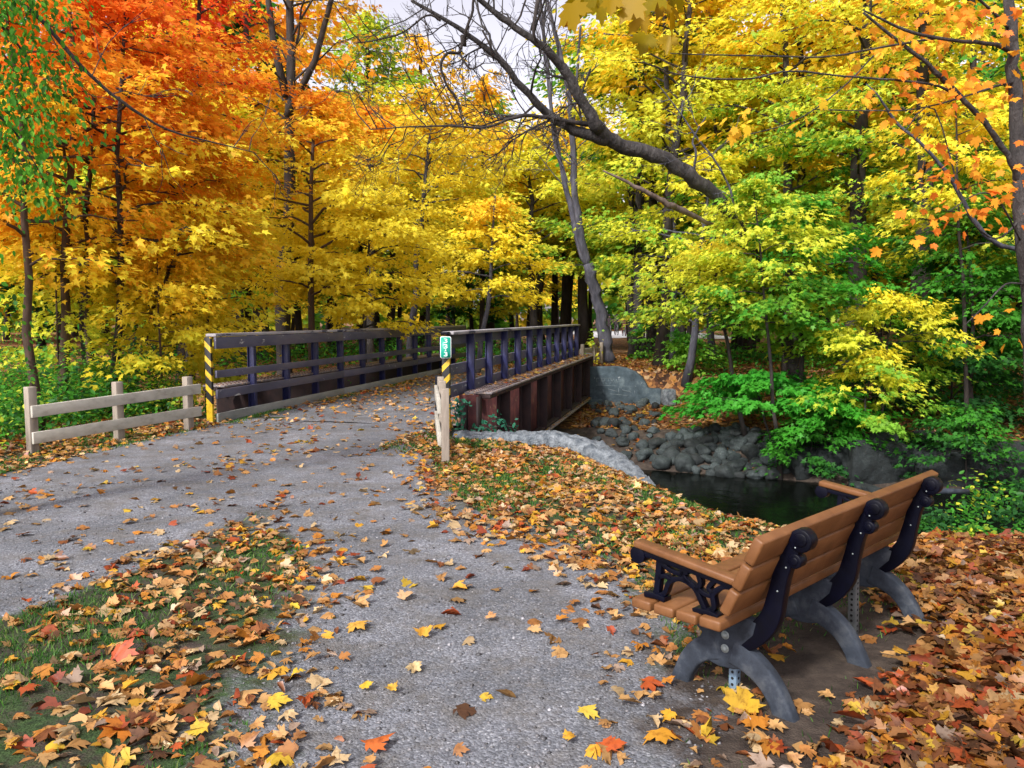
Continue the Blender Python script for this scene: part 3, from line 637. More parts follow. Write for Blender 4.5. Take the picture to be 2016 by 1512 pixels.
# far trunks seen in the dark gap beyond the bridge; each with a high crown
def bare_trunk(px, py, w, d, label, top=-200, lean_=0, mat='bark_dark', crown=True, seed=3):
    b = at(px, py); b = dep(px, py, d); b[2] = float(gz(b[0], b[1]))
    tp = dep(px + lean_, top, d)
    cols = [[YG,YE,GO],[LG,YG,YE],[YE,GO,OR],[GR,LG,YG]][seed % 4]
    return make_tree('tree', label, b, tp, 2.8, .42, cols, 3200, .24, tm=LO, tr=w * d / F / 2, limbs=22, seed=seed, bark=mat, sr=.85, up=.3)
for i, (px, py, w_, d, l_, le) in enumerate([
    (1046,650,12,44,'thin dark trunk, leftmost in the dark gap beyond the bridge',6),
    (1066,650,20,40,'dark trunk leaning slightly in the dark gap behind the right bridge railing',-12),
    (1092,648,16,46,'dark trunk left of the thickest one in the gap beyond the bridge',10),
    (1120,650,18,42,'dark trunk between two others just above the end of the right railing',-6),
    (1146,655,24,38,'thickest dark trunk above the far end of the girder',4),
    (1166,655,9,45,'thin dark trunk close on the left of the leaning grey twin-trunk tree',-3),
    (1241,655,9,52,'narrow grey-blue trunk just right of the cyclists',0),
    (1248,705,15,30.5,'left one of the paired olive-brown trunks beyond the bridge',-8),
    (1264,705,15,30,'right one of the paired olive-brown trunks beyond the bridge',5),
    (1287,690,22,33,'thick brown trunk right of the paired trunks beyond the bridge',3),
    (1328,715,17,27,'pale grey trunk behind the low bright green branches',0),
    (1345,710,11,30,'thin trunk close on the right of the pale grey one',4),
    (1405,705,13,27,'slim grey trunk rising from the dark grass right of the pale trunk',6)]):
    bare_trunk(px, py, w_, d, l_, lean_=le, seed=60 + i, top=(250 if i < 6 else -200), mat=['bark_dark','bark','bark_grey'][0 if i < 6 else (2 if i in (6,10,12) else 1)])
for i, (px, w_, d, le, l_) in enumerate([(475,26,30,-14,'pale leaning trunk above the near part of the left bridge railing'), (497,10,32,0,'thin pale trunk beside the leaning one above the left bridge railing'),
    (590,15,34,0,'brown trunk half hidden behind the yellow leaves over the left railing'), (655,14,36,6,'thin trunk in the shade behind the left railing, left of the middle'),
    (838,10,31,4,'thin grey trunk above the far half of the left bridge railing'), (770,18,38,-5,'dark trunk in the shade above the far half of the left railing')]):
    bare_trunk(px, 640, w_, d, l_, lean_=le, seed=80 + i, top=180, mat='bark_grey' if i in (0, 1, 4) else 'bark_dark')

# right foreground tree and its branches
g = np.random.default_rng(15)
bz = at(2035, 930); 
rt = empty('maple_tree', (4.55, 6.9, float(gz(4.55, 6.9))), 'slim orange-leaved maple at the right edge, its branches reaching across the top', 'tree')
mb = MB()
P, r = pxpath([(2045,1020,7.0,40),(2035,800,7.0,34),(2026,600,7.0,33),(2015,450,7.0,32),(2005,300,7.0,30),(1998,180,7.0,27),(1990,80,7.0,24),(1985,-60,7.0,20)]); mb.tube(P, r, 12)
part(mb, 'trunk', M['bark'], rt, smooth=True)
mb = MB(); tips = []
def rbranch(L, tw=True, bare_=False, dens=1.0):
    P, r = pxpath(L); mb.tube(P, r, 8)
    if not bare_:
        for i in range(3, len(P), 1):
            if g.random() < .75 * dens: tips.append((P[i] + g.normal(0, .18, 3) - [0, 0, .05], P[i] - P[i-1]))
for L, b_, dn in [([(2008,360,7,13),(1990,320,6.9,13),(1950,255,6.8,12),(1900,200,6.7,12),(1860,160,6.6,11),(1820,120,6.5,9),(1760,75,6.4,7),(1700,25,6.3,5)], False, .7),
          ([(2000,110,7,13),(1960,88,6.8,10),(1880,80,6.6,8),(1800,65,6.5,7),(1740,40,6.4,5),(1700,20,6.3,3)], False, .7),
          ([(1905,205,6.8,7),(1850,170,6.5,6),(1760,158,6.2,5),(1660,150,6,4.5),(1560,140,5.8,4),(1480,154,5.7,4),(1400,155,5.6,4),(1330,145,5.5,2.5),(1290,130,5.4,1.5)], True, 0),
          ([(1850,75,6.6,5),(1780,85,6.4,4.5),(1700,100,6.2,4),(1620,112,6,3.5),(1500,110,5.8,3.5),(1400,108,5.7,3),(1320,105,5.6,2)], True, 0),
          ([(2010,430,7,6),(1960,470,6.8,4),(1900,410,6.6,3),(1840,215,6.5,3),(1780,260,6.4,2.5)], False, .5),
          ([(2005,160,7,7),(1960,170,6.9,5),(1900,190,6.7,4),(1800,215,6.5,3),(1700,218,6.3,3),(1600,215,6.2,2)], False, .35),
          ([(1990,60,7,8),(1940,10,6.8,6),(1880,-40,6.6,5)], False, 1.),
          ([(2015,560,7,5),(1980,560,6.6,4),(1940,600,6.4,3),(1900,640,6.3,2)], False, .5),
          ([(2012,480,7,5),(1970,400,6.6,4),(1930,380,6.4,3),(1870,415,6.3,2)], False, .9),
          ([(1720,110,6.3,4),(1650,180,6.2,3),(1560,240,6.2,2.5),(1440,275,6.2,2),(1400,310,6.1,1.5)], False, .35)]:
    rbranch(L, bare_=b_, dens=dn)
part(mb, 'branches', M['bark'], rt, smooth=True)
C = np.array([t[0] for t in tips]); n_ = len(C); idx = np.repeat(np.arange(n_), 11); m_ = len(idx)
off = g.normal(0, 1, (m_, 3)) * [.17, .17, .09]; px_, py_ = xy_px(C)
tcol = np.clip((px_ - 1350) / 650, 0, 1) * .7 + .2 + g.normal(0, .15, n_)
col = stops(tcol[idx] + g.normal(0, .1, m_), [YE,GO,OR,OR,RO]) * g.uniform(.75, 1.1, (m_, 1))
tip = off * 3 + g.normal(0, .5, (m_, 3)); tip[:, 2] -= .8
nor = np.array([0, -.5, 1.]) + g.normal(0, .4, (m_, 3))
mb = MB(); k_ = leaves_to(mb, HI, C[idx] + off, tip, nor, .085 * g.uniform(.6, 1.2, m_), .25)
part(mb, 'crown', M['leaf'], rt, col=np.repeat(col, k_, 0))
# a broken grey branch curving down beside the orange tree
gb = empty('fallen_branch', tuple(dep(1990, 490, 9.5)), 'long pale grey bare branch curving down to the right-hand tree trunk', 'branch')
mb = MB(); P, r = pxpath([(2000,490,9.5,11),(1960,478,9.4,11),(1920,440,9.3,10),(1890,385,9.2,9),(1860,335,9.1,8),(1810,280,9,7),(1760,235,9,6),(1730,190,8.9,4),(1705,165,8.9,2)]); mb.tube(P, r, 8)
part(mb, 'branch_wood', M['bark_grey'], gb, smooth=True)
# overhanging yellow leaves near the camera, top centre right
ov = empty('maple_branch', tuple(dep(1300, -40, 2.9)), 'overhanging branch with large yellow maple leaves close to the viewer at the top', 'branch')
mb = MB(); lp = []
for L in ([(1420,-60,3.0,6),(1350,-45,2.9,5),(1280,-30,2.85,4),(1200,-15,2.85,3),(1140,-10,2.9,2)], [(1330,-45,2.95,4),(1310,5,2.9,3),(1285,30,2.9,2)]):
    P, r = pxpath(L); mb.tube(P, r, 6)
part(mb, 'branch_wood', M['bark_brown'], ov, smooth=True)
spots = [(1128,28,60),(1150,5,55),(1183,18,48),(1205,8,40),(1240,15,56),(1258,40,50),(1262,5,50),(1300,12,46),(1322,15,58),(1268,82,52),(1322,48,52),(1315,82,40),(1290,-8,60),(1170,-15,60),(1222,-10,50),(1335,-5,50),(1118,45,30)]
pos = np.array([dep(a, b, g.uniform(2.7, 3.1)) for a, b, c in spots]); n_ = len(pos)
size = np.array([c * 2.9 / F for a, b, c in spots]) * 1.0
tip = np.stack([g.normal(-.2, .4, n_), g.normal(0, .3, n_), -np.ones(n_)], 1); nor = np.stack([g.normal(0, .5, n_), -np.ones(n_), g.normal(.6, .3, n_)], 1)
col = stops(g.random(n_), [(.44,.25,.001),(.40,.26,.002),(.32,.26,.003),(.44,.18,.001)]) * g.uniform(.7, 1.0, (n_, 1))
mb = MB(); k_ = leaves_to(mb, HI, pos, tip, nor, size, .3)
part(mb, 'leaves', M['leaf'], ov, col=np.repeat(col, k_, 0))
# green overhanging crown, top left
gl = empty('linden_tree', (-5.6, 6.0, float(gz(-5.6, 6.0))), 'green-leaved tree at the top left edge, drooping branches in front of the orange maples', 'tree')
mb = MB()
P, r = pxpath([(-220,1100,5.6,60),(-240,500,5.6,48),(-230,0,5.6,40),(-200,-300,5.6,30)]); mb.tube(P, r, 10)
part(mb, 'trunk', M['bark_dark'], gl, smooth=True)
mb = MB(); cs = []
for L in ([(-225,-100,5.6,16),(-120,-60,5.7,12),(-50,-20,5.9,9),(10,60,6.1,6),(50,110,6.2,4),(70,180,6.2,2)], [(-230,150,5.6,14),(-120,160,5.8,10),(-40,200,6,7),(20,250,6.1,5),(55,300,6.1,3),(85,350,6.1,2)],
          [(-225,-150,5.6,12),(-100,-120,5.9,9),(0,-60,6.2,6),(60,10,6.3,3)], [(-225,300,5.6,10),(-160,420,5.8,7),(-90,520,5.9,5),(-30,600,6,2)]):
    P, r = pxpath(L); mb.tube(P, r, 7)
    for i in range(5, len(P)): cs += [P[i] + g.normal(0, .13, 3) - [0, 0, .1] for _ in range(4)]
P, r = pxpath([(-230,-80,5.6,12),(-60,-40,6.4,10),(60,20,7,9),(160,130,7.3,8),(240,200,7.5,7),(330,255,7.7,5),(440,285,7.9,3),(500,300,8,2)]); mb.tube(P, r, 7)
for q_ in range(7): 
    i = g.integers(8, len(P)); twigs(mb, P[i], nrm(np.array([.5, .3, g.normal(-.1, .6)])), g.uniform(.3, .8), .006, 1, g)
part(mb, 'branches', M['bark_dark'], gl, smooth=True)
C = np.array(cs); idx = np.repeat(np.arange(len(C)), 17); m_ = len(idx)
off = g.normal(0, 1, (m_, 3)) * [.13, .14, .10]
tip = off * 2 + g.normal(0, .4, (m_, 3)); tip[:, 2] -= .9
col = stops(g.random(m_) * .8 + g.normal(0, .15, len(C))[idx], [(.04,.14,.02),(.07,.26,.02),(.12,.38,.03),(.2,.45,.04)]) * g.uniform(.8, 1.2, (m_, 1))
mb = MB(); k_ = leaves_to(mb, OVAL, C[idx] + off, tip, np.array([0, -.4, 1.]) + g.normal(0, .5, (m_, 3)), .052 * g.uniform(.6, 1.25, m_), .3)
part(mb, 'crown', M['leaf'], gl, col=np.repeat(col, k_, 0))

# ------------------------------------------------------------------ woods behind: individual trees, copied
protos = []
for i, (cols, bk) in enumerate([([YG,YE,GO,GO],'bark_dark'), ([LG,YG,YE,YE],'bark_dark'), ([YE,GO,OR,OR],'bark'), ([GR,LG,YG,LG],'bark_dark'), ([DG,GR,GR,LG],'bark_dark'), ([GO,OR,RO,OR],'bark_dark')]):
    nm = ['golden','yellow-green','orange','light green','dark green','red-orange'][i]
    protos.append((make_tree('tree', f'{nm} tree deep in the woods, one of many that fill the background', (0,0,0), (.3,.2,17), 3.6, .14, cols, 7000, .30, tm=LO, tr=.2, limbs=40, seed=200+i, bark=bk, sr=1.0, up=.3,
        group=f'{nm} trees deep in the woods'), nm))
g = np.random.default_rng(31); used = [False] * 6; placed = []
def bgtree(x, y, k, sc=1.0):
    z = float(gz(x, y)); o = protos[k][0]
    if not used[k]: used[k] = True; c = o; c.location = (x, y, z); c.rotation_euler = (0, 0, g.uniform(0, 6.28)); c.scale = (sc, sc, sc * g.uniform(.9, 1.1))
    else: c = copy_tree(o, (x, y, z), rz=g.uniform(0, 6.28), sc=(sc, sc, sc * g.uniform(.9, 1.1)))
    placed.append((x, y))
for y0, y1, cnt in ((27, 36, 22), (36, 50, 30), (50, 70, 36), (70, 100, 44)):
    tries = 0; c_ = 0
    while c_ < cnt and tries < 4000:
        tries += 1
        y = g.uniform(y0, y1); fx = g.uniform(-.82, .82); x = fx * y
        px = 1008 + F * x / y
        if abs(x - (2.9 + (y - 27) * .148)) < 2.4 + (y > 58) * 3.2: continue                # keep the way beyond the bridge open
        if 640 < px < 1120 and y > 45 and (g.random() < .45): continue
        if any((x - a)**2 + (y - b)**2 < (4.5 if y < 50 else 9) for a, b in placed): continue
        if px < 620: k = g.choice([0,2,5,3,4], p=[.25,.3,.2,.1,.15])
        elif px < 1150: k = g.choice([0,1,3,4,2], p=[.25,.3,.25,.12,.08])
        else: k = g.choice([0,1,3,2,4], p=[.27,.34,.2,.03,.16])
        sc = g.uniform(.75, 1.1)
        if 640 < px < 1110: sc = min(sc, (1.55 + (625 - g.uniform(180, 340)) * y / F) / 17)
        if 420 < px < 470 or 690 < px < 800: sc = min(sc, (1.55 + (625 - 130) * y / F) / 17)
        bgtree(x, y, int(k), sc); c_ += 1
# canopy over the near woods, out of the frame above but shading the floor
for x, y in ((-10,24),(-17,22),(14,17),(17,22),(12,26),(20,15),(-20,15),(13,12.5),(17,11),(8.6,24)):
    bgtree(x, y, int(g.choice([0,1,2,3])), .8)
for i in range(6):
    if not used[i]: bgtree(-30 + i * 3, 60, i, .8)
# far woods closing the horizon: one uncountable mass
n_ = 52000
th = g.uniform(-1.05, 1.05, n_); rr = g.uniform(100, 128, n_); x = rr * np.sin(th); y = rr * np.cos(th)
hh = 15 + 5 * np.sin(th * 23) + 3 * np.sin(th * 57 + 1); gap = np.exp(-((np.degrees(th) + 4) / 6) ** 2) * 5
z = -.5 + (hh - gap) * g.random(n_) ** .8
cn = np.sin(th * 90) + np.sin(z * .5 + th * 40) + g.normal(0, .5, n_)
col = stops((cn + 2) / 4, [DG, GR, LG, YG, YE, GO]) * g.uniform(.7, 1.05, (n_, 1))
mb = MB(); k_ = leaves_to(mb, LO, np.stack([x, y, z], 1), g.normal(0, 1, (n_, 3)), np.stack([-np.sin(th), -np.cos(th), np.ones(n_)], 1) + g.normal(0, .4, (n_, 3)), 1.15 * g.uniform(.6, 1.3, n_), .2)
o = mb.build('far_woods', M['leaf'], col=np.repeat(col, k_, 0)); tag(o, 'distant autumn woods closing the horizon behind all the trees', 'woods', kind='stuff')

# ------------------------------------------------------------------ undergrowth (uncountable), shrubs at both sides
def undergrowth(name, label, regions, cols, size, seed, tm=OVAL, zmin=-9):
    g = np.random.default_rng(seed); PP = []; CC = []
    for (x0, x1, y0, y1, n, hmax, cl) in regions:
        nc = max(3, int(n / 60)); c = np.stack([g.uniform(x0, x1, nc), g.uniform(y0, y1, nc)], 1); hc = hmax * g.uniform(.35, 1, nc)
        i = g.integers(0, nc, n); p = c[i] + g.normal(0, cl, (n, 2)); h = hc[i] * np.sqrt(g.random(n)) * np.exp(-(((p - c[i])**2).sum(1)) / (3 * cl * cl))
        PP.append(np.stack([p[:, 0], p[:, 1], np.maximum(gz(p[:, 0], p[:, 1]), zmin) + h + .02], 1)); CC.append(stops(g.random(nc)[i] * .8 + g.normal(.1, .12, n), cols) * g.uniform(.7, 1.15, (n, 1)))
    P = np.vstack(PP); C = np.vstack(CC); n = len(P)
    mb = MB(); k = leaves_to(mb, tm, P, g.normal(0, 1, (n, 3)) * [1, 1, .5], np.array([0, -.3, 1.]) + g.normal(0, .45, (n, 3)), size * g.uniform(.6, 1.3, n), .25)
    o = mb.build(name, M['leaf'], col=np.repeat(C, k, 0)); tag(o, label, 'undergrowth', kind='stuff'); return o
undergrowth('undergrowth', 'dark green leafy undergrowth behind the left rail fence', [(-11,-5.5,10.3,13.5,15000,1.5,.3),(-15,-3.5,14.5,18,16000,2.9,.6),(-9.5,-6.1,8.3,10.5,5500,.8,.25),(-8.5,-5.1,11.6,14,4500,1.1,.28),(-16,-8,13,18,8000,2.2,.5)], [DG,DG,GR,GR,LG,YG], .075, 71)
undergrowth('undergrowth', 'shaded green undergrowth among the trunks beyond the bridge', [(-14,1.5,25,34,9000,1.3,.6),(4.9,17,23,32,7000,.9,.5),(7.5,16,15.5,21,5000,.9,.4)], [DG,DG,GR,GR,LG], .12, 72)
undergrowth('creek_bank_plants', 'green and yellow leafy plants on the bank at the right edge', [(4.0,4.9,6.85,7.5,700,.32,.11),(4.5,5.6,6.9,8.2,1500,.75,.17),(3.6,3.95,6.95,7.3,260,.35,.1)], [DG,DG,DG,GR,GR,YG], .06, 73, zmin=-.45)
# ------------------------------------------------------------------ bridge
bridge = empty('bridge', tuple(br(6, -1.7)), 'old steel girder footbridge with slate-painted wooden railings crossing the creek', 'bridge')
# deck
nd = 40; dv = []; 
for a in np.linspace(.3, 12.7, nd):
    for s in np.linspace(-3.5, .06, 14): dv.append(br(a, s, .006 + .012 * math.sin(a * 2 + s * 3)))
top = MB(); top.addq(np.array(dv), [[i*14+j, i*14+j+1, (i+1)*14+j+1, (i+1)*14+j] for i in range(nd-1) for j in range(13)])
VV = np.array(dv)
part(top, 'deck_surface', M['ground'], bridge, smooth=True, col=np.tile([.95, .1, 0], (len(VV), 1)), colname='mask')
part(MB().box(br(6.5, -1.72, -.17), (3.5, 12.4, .26), BM), 'deck_slab', M['rust_dark'], bridge)
def bb(name, a, s, z, size, mat, parent, bevel=.006):   # size = (s, a, z)
    return part(MB().box(br(a, s, z), size, BM), name, mat, parent, bevel=bevel)
# girders
def girder(s0, s1, a0, a1, zt, zb, side, mat=M['rust']):
    sc_ = (s0 + s1) / 2; ln = a1 - a0; am = (a0 + a1) / 2
    web = bb('girder', am, sc_ - side * .05, (zt + zb) / 2, (.02, ln, zt - zb), mat, bridge, 0)
    p_ = bb('top_flange', am, sc_, zt, (s1 - s0, ln, .03), M['plate'], web); p_.location = (0,0,0)
    p2 = bb('flange_angle', am, sc_ + side * .08, zt - .05, (.22, ln - .01, .06), M['rust_dark'], web, .01); p2.location = (0,0,0)
    p3 = bb('bottom_flange', am, sc_, zb, (s1 - s0 - .04, ln, .04), M['plate'], web); p3.location = (0,0,0)
    p4 = bb('flange_angle', am, sc_ + side * .05, zb + .055, (.14, ln - .01, .06), M['rust_dark'], web, .01); p4.location = (0,0,0)
    k = 0; a = a0 + 1.39 - .0
    ws = []
    while a < a1 - .3:
        m_ = MB(); m_.box(br(a, sc_ + side * .075, (zt + zb) / 2), (.17, .02, zt - zb - .1), BM)
        m_.box(br(a + .05, sc_ + side * -.02, (zt + zb) / 2), (.03, .12, zt - zb - .1), BM)
        m_.box(br(a - .05, sc_ + side * -.02, (zt + zb) / 2), (.03, .12, zt - zb - .1), BM)
        o_ = m_.build('stiffener', M['rust_dark'], web, bevel=.003); a += 1.66  # darker than the web: shadow side of the stiffeners put into the colour
    # rivets along the top plate
    rv = MB()
    for aa in np.arange(a0 + .06, min(a1, a0 + 6), .11):
        for ss in (s0 + .06, s0 + .14, s1 - .06, s1 - .14):
            rv.tube([br(aa, ss, zt + .012), br(aa, ss, zt + .024)], [.014, .009], 6)
    for aa in np.arange(a0 + .4, a1, .14): rv.tube([br(aa, sc_ + side * .185, zt - .05), br(aa, sc_ + side * .2, zt - .05)], [.014, .009], 6)
    rv.build('rivets', M['rust'], web)['kind'] = 'stuff'
    return web
wr = girder(.085, .50, .64, 12.3, .45, -.76, 1)
m_ = MB().box(br(.64, .16, -.1), (.30, .03, 1.05), BM); o_ = m_.build('end_plate', M['rust'], wr, bevel=.004)
m_ = MB().box(br(.56, .33, .05), (.03, .2, .72), BM).box(br(.55, .12, -.05), (.05, .24, .8), BM); m_.build('bearing_stiffener', M['rust_dark'], wr)
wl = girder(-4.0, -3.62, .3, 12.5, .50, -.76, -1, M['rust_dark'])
m_ = MB().box(br(12.31, .29, -.15), (.42, .03, 1.2), BM); m_.build('end_plate', M['rust_dark'], wr)
# railings
def railing(s, side, zc, boards, posts, a0, a1, posts_mat, label, gird_z):
    r_ = part(MB().box(br((a0+a1)/2, s + side * .045, zc), (.17, a1 - a0, .045), BM), 'railing', M['cap'], bridge, bevel=.008); r_['label'] = label
    for zt, zb in boards:
        for q_ in range(3):
            l0 = a0 + (a1 - a0) * q_ / 3; l1 = a0 + (a1 - a0) * (q_ + 1) / 3
        m_ = MB(); 
        for q_ in range(3):
            l0 = a0 + (a1 - a0) * q_ / 3 + .003; l1 = a0 + (a1 - a0) * (q_ + 1) / 3 - .003
            m_.box(br((l0+l1)/2, s - side * (.02 + .001*q_), (zt + zb)/2 + .003 * q_), (.04, l1 - l0, zt - zb), BM)
        m_.build('rail_board', M['kick'] if zt < .2 else M['rail'], r_, bevel=.005)
    for a in posts:
        m_ = MB(); z0 = gird_z; z1 = zc - .024
        w_ = .115; m_.box(br(a, s + side * .06, (z0+z1)/2), (.10, .012, z1 - z0), BM)          # channel web facing the viewer
        m_.box(br(a, s + side * .006, (z0+z1)/2), (.010, .075, z1 - z0), BM); m_.box(br(a, s + side * .115, (z0+z1)/2), (.010, .075, z1 - z0), BM)
        m_.build('post', posts_mat, r_, bevel=.002)
    return r_
rR = railing(0, 1, 1.335, [(1.30,1.165),(.885,.73),(.585,.41)], [1.09 + 1.09 * k for k in range(11)], .0, 12.25, M['post_blue'], 'right railing, its posts standing on the girder', .465)
rL = railing(-3.52, -1, 1.29, [(1.26,1.09),(.77,.66),(.485,.355),(.135,-.01)], [1.02 + 1.09 * k for k in range(11)], -.1, 12.95, M['post_blue'], 'left railing with four boards and peeling paint', 0.0)
def marker(a, s, z1, flip, parent, w_=.10):
    return MB().box(br(a, s, z1/2 - .03), (w_, .05, z1 + .06), BM).build('hazard_board', hazard_mat(flip), parent, bevel=.004)
marker(-.14, -3.58, 1.262, 1.0, rL, .10); marker(-.04, .03, 1.30, -1.0, rR, .11)
MB().box(br(-.06, .03, 1.335), (.11, .12, .04), BM).build('post_cap', M['iron'], rR, bevel=.01)
# abutments
ab = part(MB().box(br(.55, -1.75, -1.5), (5.1, 1.3, 1.42), BM).box(br(.15, -1.75, -.42), (4.0, .3, .73), BM), 'bridge_abutment', M['concrete_dark'], bridge, bevel=.02)
part(MB().box(br(12.6, -1.75, -1.5), (5.1, 1.3, 1.42), BM).box(br(12.85, -1.75, -.42), (4.9, .3, .73), BM), 'bridge_abutment', M['concrete_dark'], bridge, bevel=.02)

# distance sign
sg = empty('distance_sign', tuple(dep(877, 684, 10.86)), 'small green distance sign reading 33.3, at the near end of the right bridge railing', 'sign')
def rrect(w_, h_, r, n=6):
    P = []
    for cx_, cy_, a0 in ((w_/2-r, h_/2-r, 0), (-w_/2+r, h_/2-r, 90), (-w_/2+r, -h_/2+r, 180), (w_/2-r, -h_/2+r, 270)):
        for k in range(n + 1): t = math.radians(a0 + 90 * k / n); P.append((cx_ + r * math.cos(t), cy_ + r * math.sin(t)))
    return P
SM = np.array([[1,0,0],[0,0,1],[0,-1,0]]).T.astype(float)   # local x->X, y->Z, z->-Y
c_ = dep(877.5, 684, 10.86)
yaw = rotz(-.08); SMr = yaw @ SM
part(MB().prism(rrect(.152, .298, .025), .003, SMr, c_), 'sign_border', M['white'], sg)
part(MB().prism(rrect(.134, .280, .018), .003, SMr, c_ + SMr @ np.array([0,0,.0022])), 'sign_plate', M['sign_green'], sg)
for k, z in enumerate((.088, .012, -.094)):
    cu = bpy.data.curves.new('numeral', 'FONT'); cu.body = '3'; cu.size = .094; cu.align_x = 'CENTER'; cu.align_y = 'CENTER'; cu.extrude = .0008; cu.offset = .0006
    o_ = bpy.data.objects.new('numeral', cu); COL.objects.link(o_); o_.parent = sg; cu.materials.append(M['white'])
    p_ = c_ + SMr @ np.array([0, 0, .0052]); o_.location = Vector(p_) + Vector((0, 0, z)) - sg.location; o_.rotation_euler = (math.pi/2, 0, -.08)
    o_.scale = (1.45, .9, 1)
    bpy.context.view_layer.update(); me_ = bpy.data.meshes.new_from_object(o_.evaluated_get(bpy.context.evaluated_depsgraph_get()))
    n_o = bpy.data.objects.new('numeral', me_); COL.objects.link(n_o); n_o.parent = sg; n_o.location = o_.location; n_o.rotation_euler = o_.rotation_euler; n_o.scale = o_.scale
    if not me_.materials: me_.materials.append(M['white'])
    o_.name = 'tmp'; bpy.data.objects.remove(o_); n_o.name = 'numeral'
dm = MB(); dm.prism([(.011*math.cos(t), .011*math.sin(t)) for t in np.linspace(0, 2*math.pi, 13)[:-1]], .003, SMr, c_ + SMr @ np.array([0, 0, .0045]) + np.array([0,0,-.040]))
part(dm, 'decimal_point', M['white'], sg)

# ------------------------------------------------------------------ rail fences
def fence(label, posts, boards, htop, matp, matb, pw=.1, side=-1, ext=.12, wob=0):
    """posts: list of (x, y, height)"""
    p0 = np.array([*posts[0][:2], 0.]); p1 = np.array([*posts[-1][:2], 0.]); d = p1 - p0; L = np.linalg.norm(d); d /= L; nn = np.array([-d[1], d[0], 0]) * side
    Mx = np.array([d, nn if False else np.array([-d[1], d[0], 0]), [0,0,1]]).T
    root = empty('rail_fence', (posts[0][0], posts[0][1], float(gz(posts[0][0], posts[0][1]))), label, 'fence')
    for x, y, h in posts:
        z0 = float(gz(x, y)); m_ = MB(); x_, y_ = pw/2, pw/2
        V = np.array([[-x_,-y_,-.3],[x_,-y_,-.3],[x_,y_,-.3],[-x_,y_,-.3],[-x_,-y_,h],[x_,-y_,h],[x_,y_,h],[-x_,y_,h]])
        V = V @ Mx.T @ rotz(random.uniform(-.04,.04)).T; m_.add(V + [x, y, z0], [[0,3,2,1],[4,5,6,7],[0,1,5,4],[1,2,6,5],[2,3,7,6],[3,0,4,7]])
        part(m_, 'post', matp, root, bevel=.008)
    for (z0, z1, hh) in boards:     # z at first and last post (centre), height
        a_ = p0 - d * ext * (.25 if ext else 1) + nn * (pw/2 + .02); b_ = p1 + d * ext + nn * (pw/2 + .02)
        V = []
        for P_, z in ((a_, z0), (b_, z1)):
            for sgn in (-1, 1):
                for zz in (-1, 1): V.append(P_ + nn * .019 * sgn + [0, 0, z + zz * hh / 2])
        root_b = MB().add(V, [[0,1,3,2],[4,6,7,5],[0,4,5,1],[2,3,7,6],[1,5,7,3],[0,2,6,4]])
        part(root_b, 'rail_board', matb, root, bevel=.004)
    return root
fence('weathered two-board rail fence on three square posts left of the bridge', [(-5.53,9.1,.76),(-5.0,10.05,.74),(-4.49,10.98,.735)],
      [(.475,.56,.135),(.17,.245,.135)], .8, M['wood'], M['woodplank'], .10, side=-1, ext=.15)
fence('short weathered rail fence seen end on beside the distance sign', [(-.71,8.42,.80),(-.83,9.45,.80),(-.93,10.35,.78)],
      [(.60,.60,.14),(.26,.26,.14)], .8, M['wood'], M['woodplank'], .085, side=1, ext=.05)
fence('pale rail fence on the far side of the creek at the end of the bridge', [(2.15,24.3,.72),(2.62,25.5,.72),(2.95,26.25,.72)],
      [(.52,.52,.14),(.2,.2,.14)], .8, M['wood'], M['woodplank'], .10, side=1, ext=.05)
# dark low post by the hazard board
st = part(MB().box((-.985, 10.62, .36), (.085, .08, .84)), 'post_body', M['iron'], empty('dark_post', (-.985, 10.62, 0), 'short dark-painted post just behind the end-on fence beside the sign', 'post'), bevel=.01)

# ------------------------------------------------------------------ near wing wall (broken concrete)
g = np.random.default_rng(9)
ww = smooth_pts([(-.75,10.2,.03),(-.2,10.12,.06),(.3,10.02,.08),(.78,9.85,.05),(1.1,9.52,-.04),(1.32,9.12,-.18),(1.48,8.72,-.34),(1.6,8.3,-.52),(1.68,7.95,-.72)], 14)
V = []; nC = 15; nw = len(ww)
for i, p in enumerate(ww):
    t = ww[min(i+1, nw-1)] - ww[max(i-1, 0)]; t[2] = 0; t /= np.linalg.norm(t); nn = np.array([t[1], -t[0], 0])     # nn points to the right/near? side of travel
    hw = .19
    prof = [(-hw,-2.2),(-hw,-1.2),(-hw,-.5),(-hw,-.16),(-hw*.97,-.05),(-hw*.8,.0),(-hw*.5,.015),(-hw*.15,.03),(hw*.2,.02),(hw*.5,.03),(hw*.8,.0),(hw,-.06),(hw*1.02,-.3),(hw*1.02,-.9),(hw*1.02,-2.2)]
    for k, (u, z) in enumerate(prof):
        q_ = p + nn * u + [0, 0, z]
        n1 = mnoise.fractal(Vector(q_ * 5.5), .6, 2.1, 5) * .03 + mnoise.noise(Vector(q_ * 17)) * .014
        top_ = 3 <= k <= 11
        q_ = q_ + ([0, 0, n1 * 1.2] if top_ else [0, 0, 0]) + nn * (n1 * (.6 if k > 8 or k < 5 else .2))
        V.append(q_)
Q = [[i*nC+k, (i+1)*nC+k, (i+1)*nC+k+1, i*nC+k+1] for i in range(nw-1) for k in range(nC-1)]
mb = MB().addq(np.array(V), Q); mb.l.append(np.arange(nC, dtype=np.int32)); mb.n.append(nC); mb.l.append(np.arange(nC, dtype=np.int32)[::-1] + (nw-1)*nC); mb.n.append(nC)
o = mb.build('wing_wall', M['concrete']); tag(o, 'rough broken-topped pale concrete wing wall curving from the girder down to the water', 'wall')
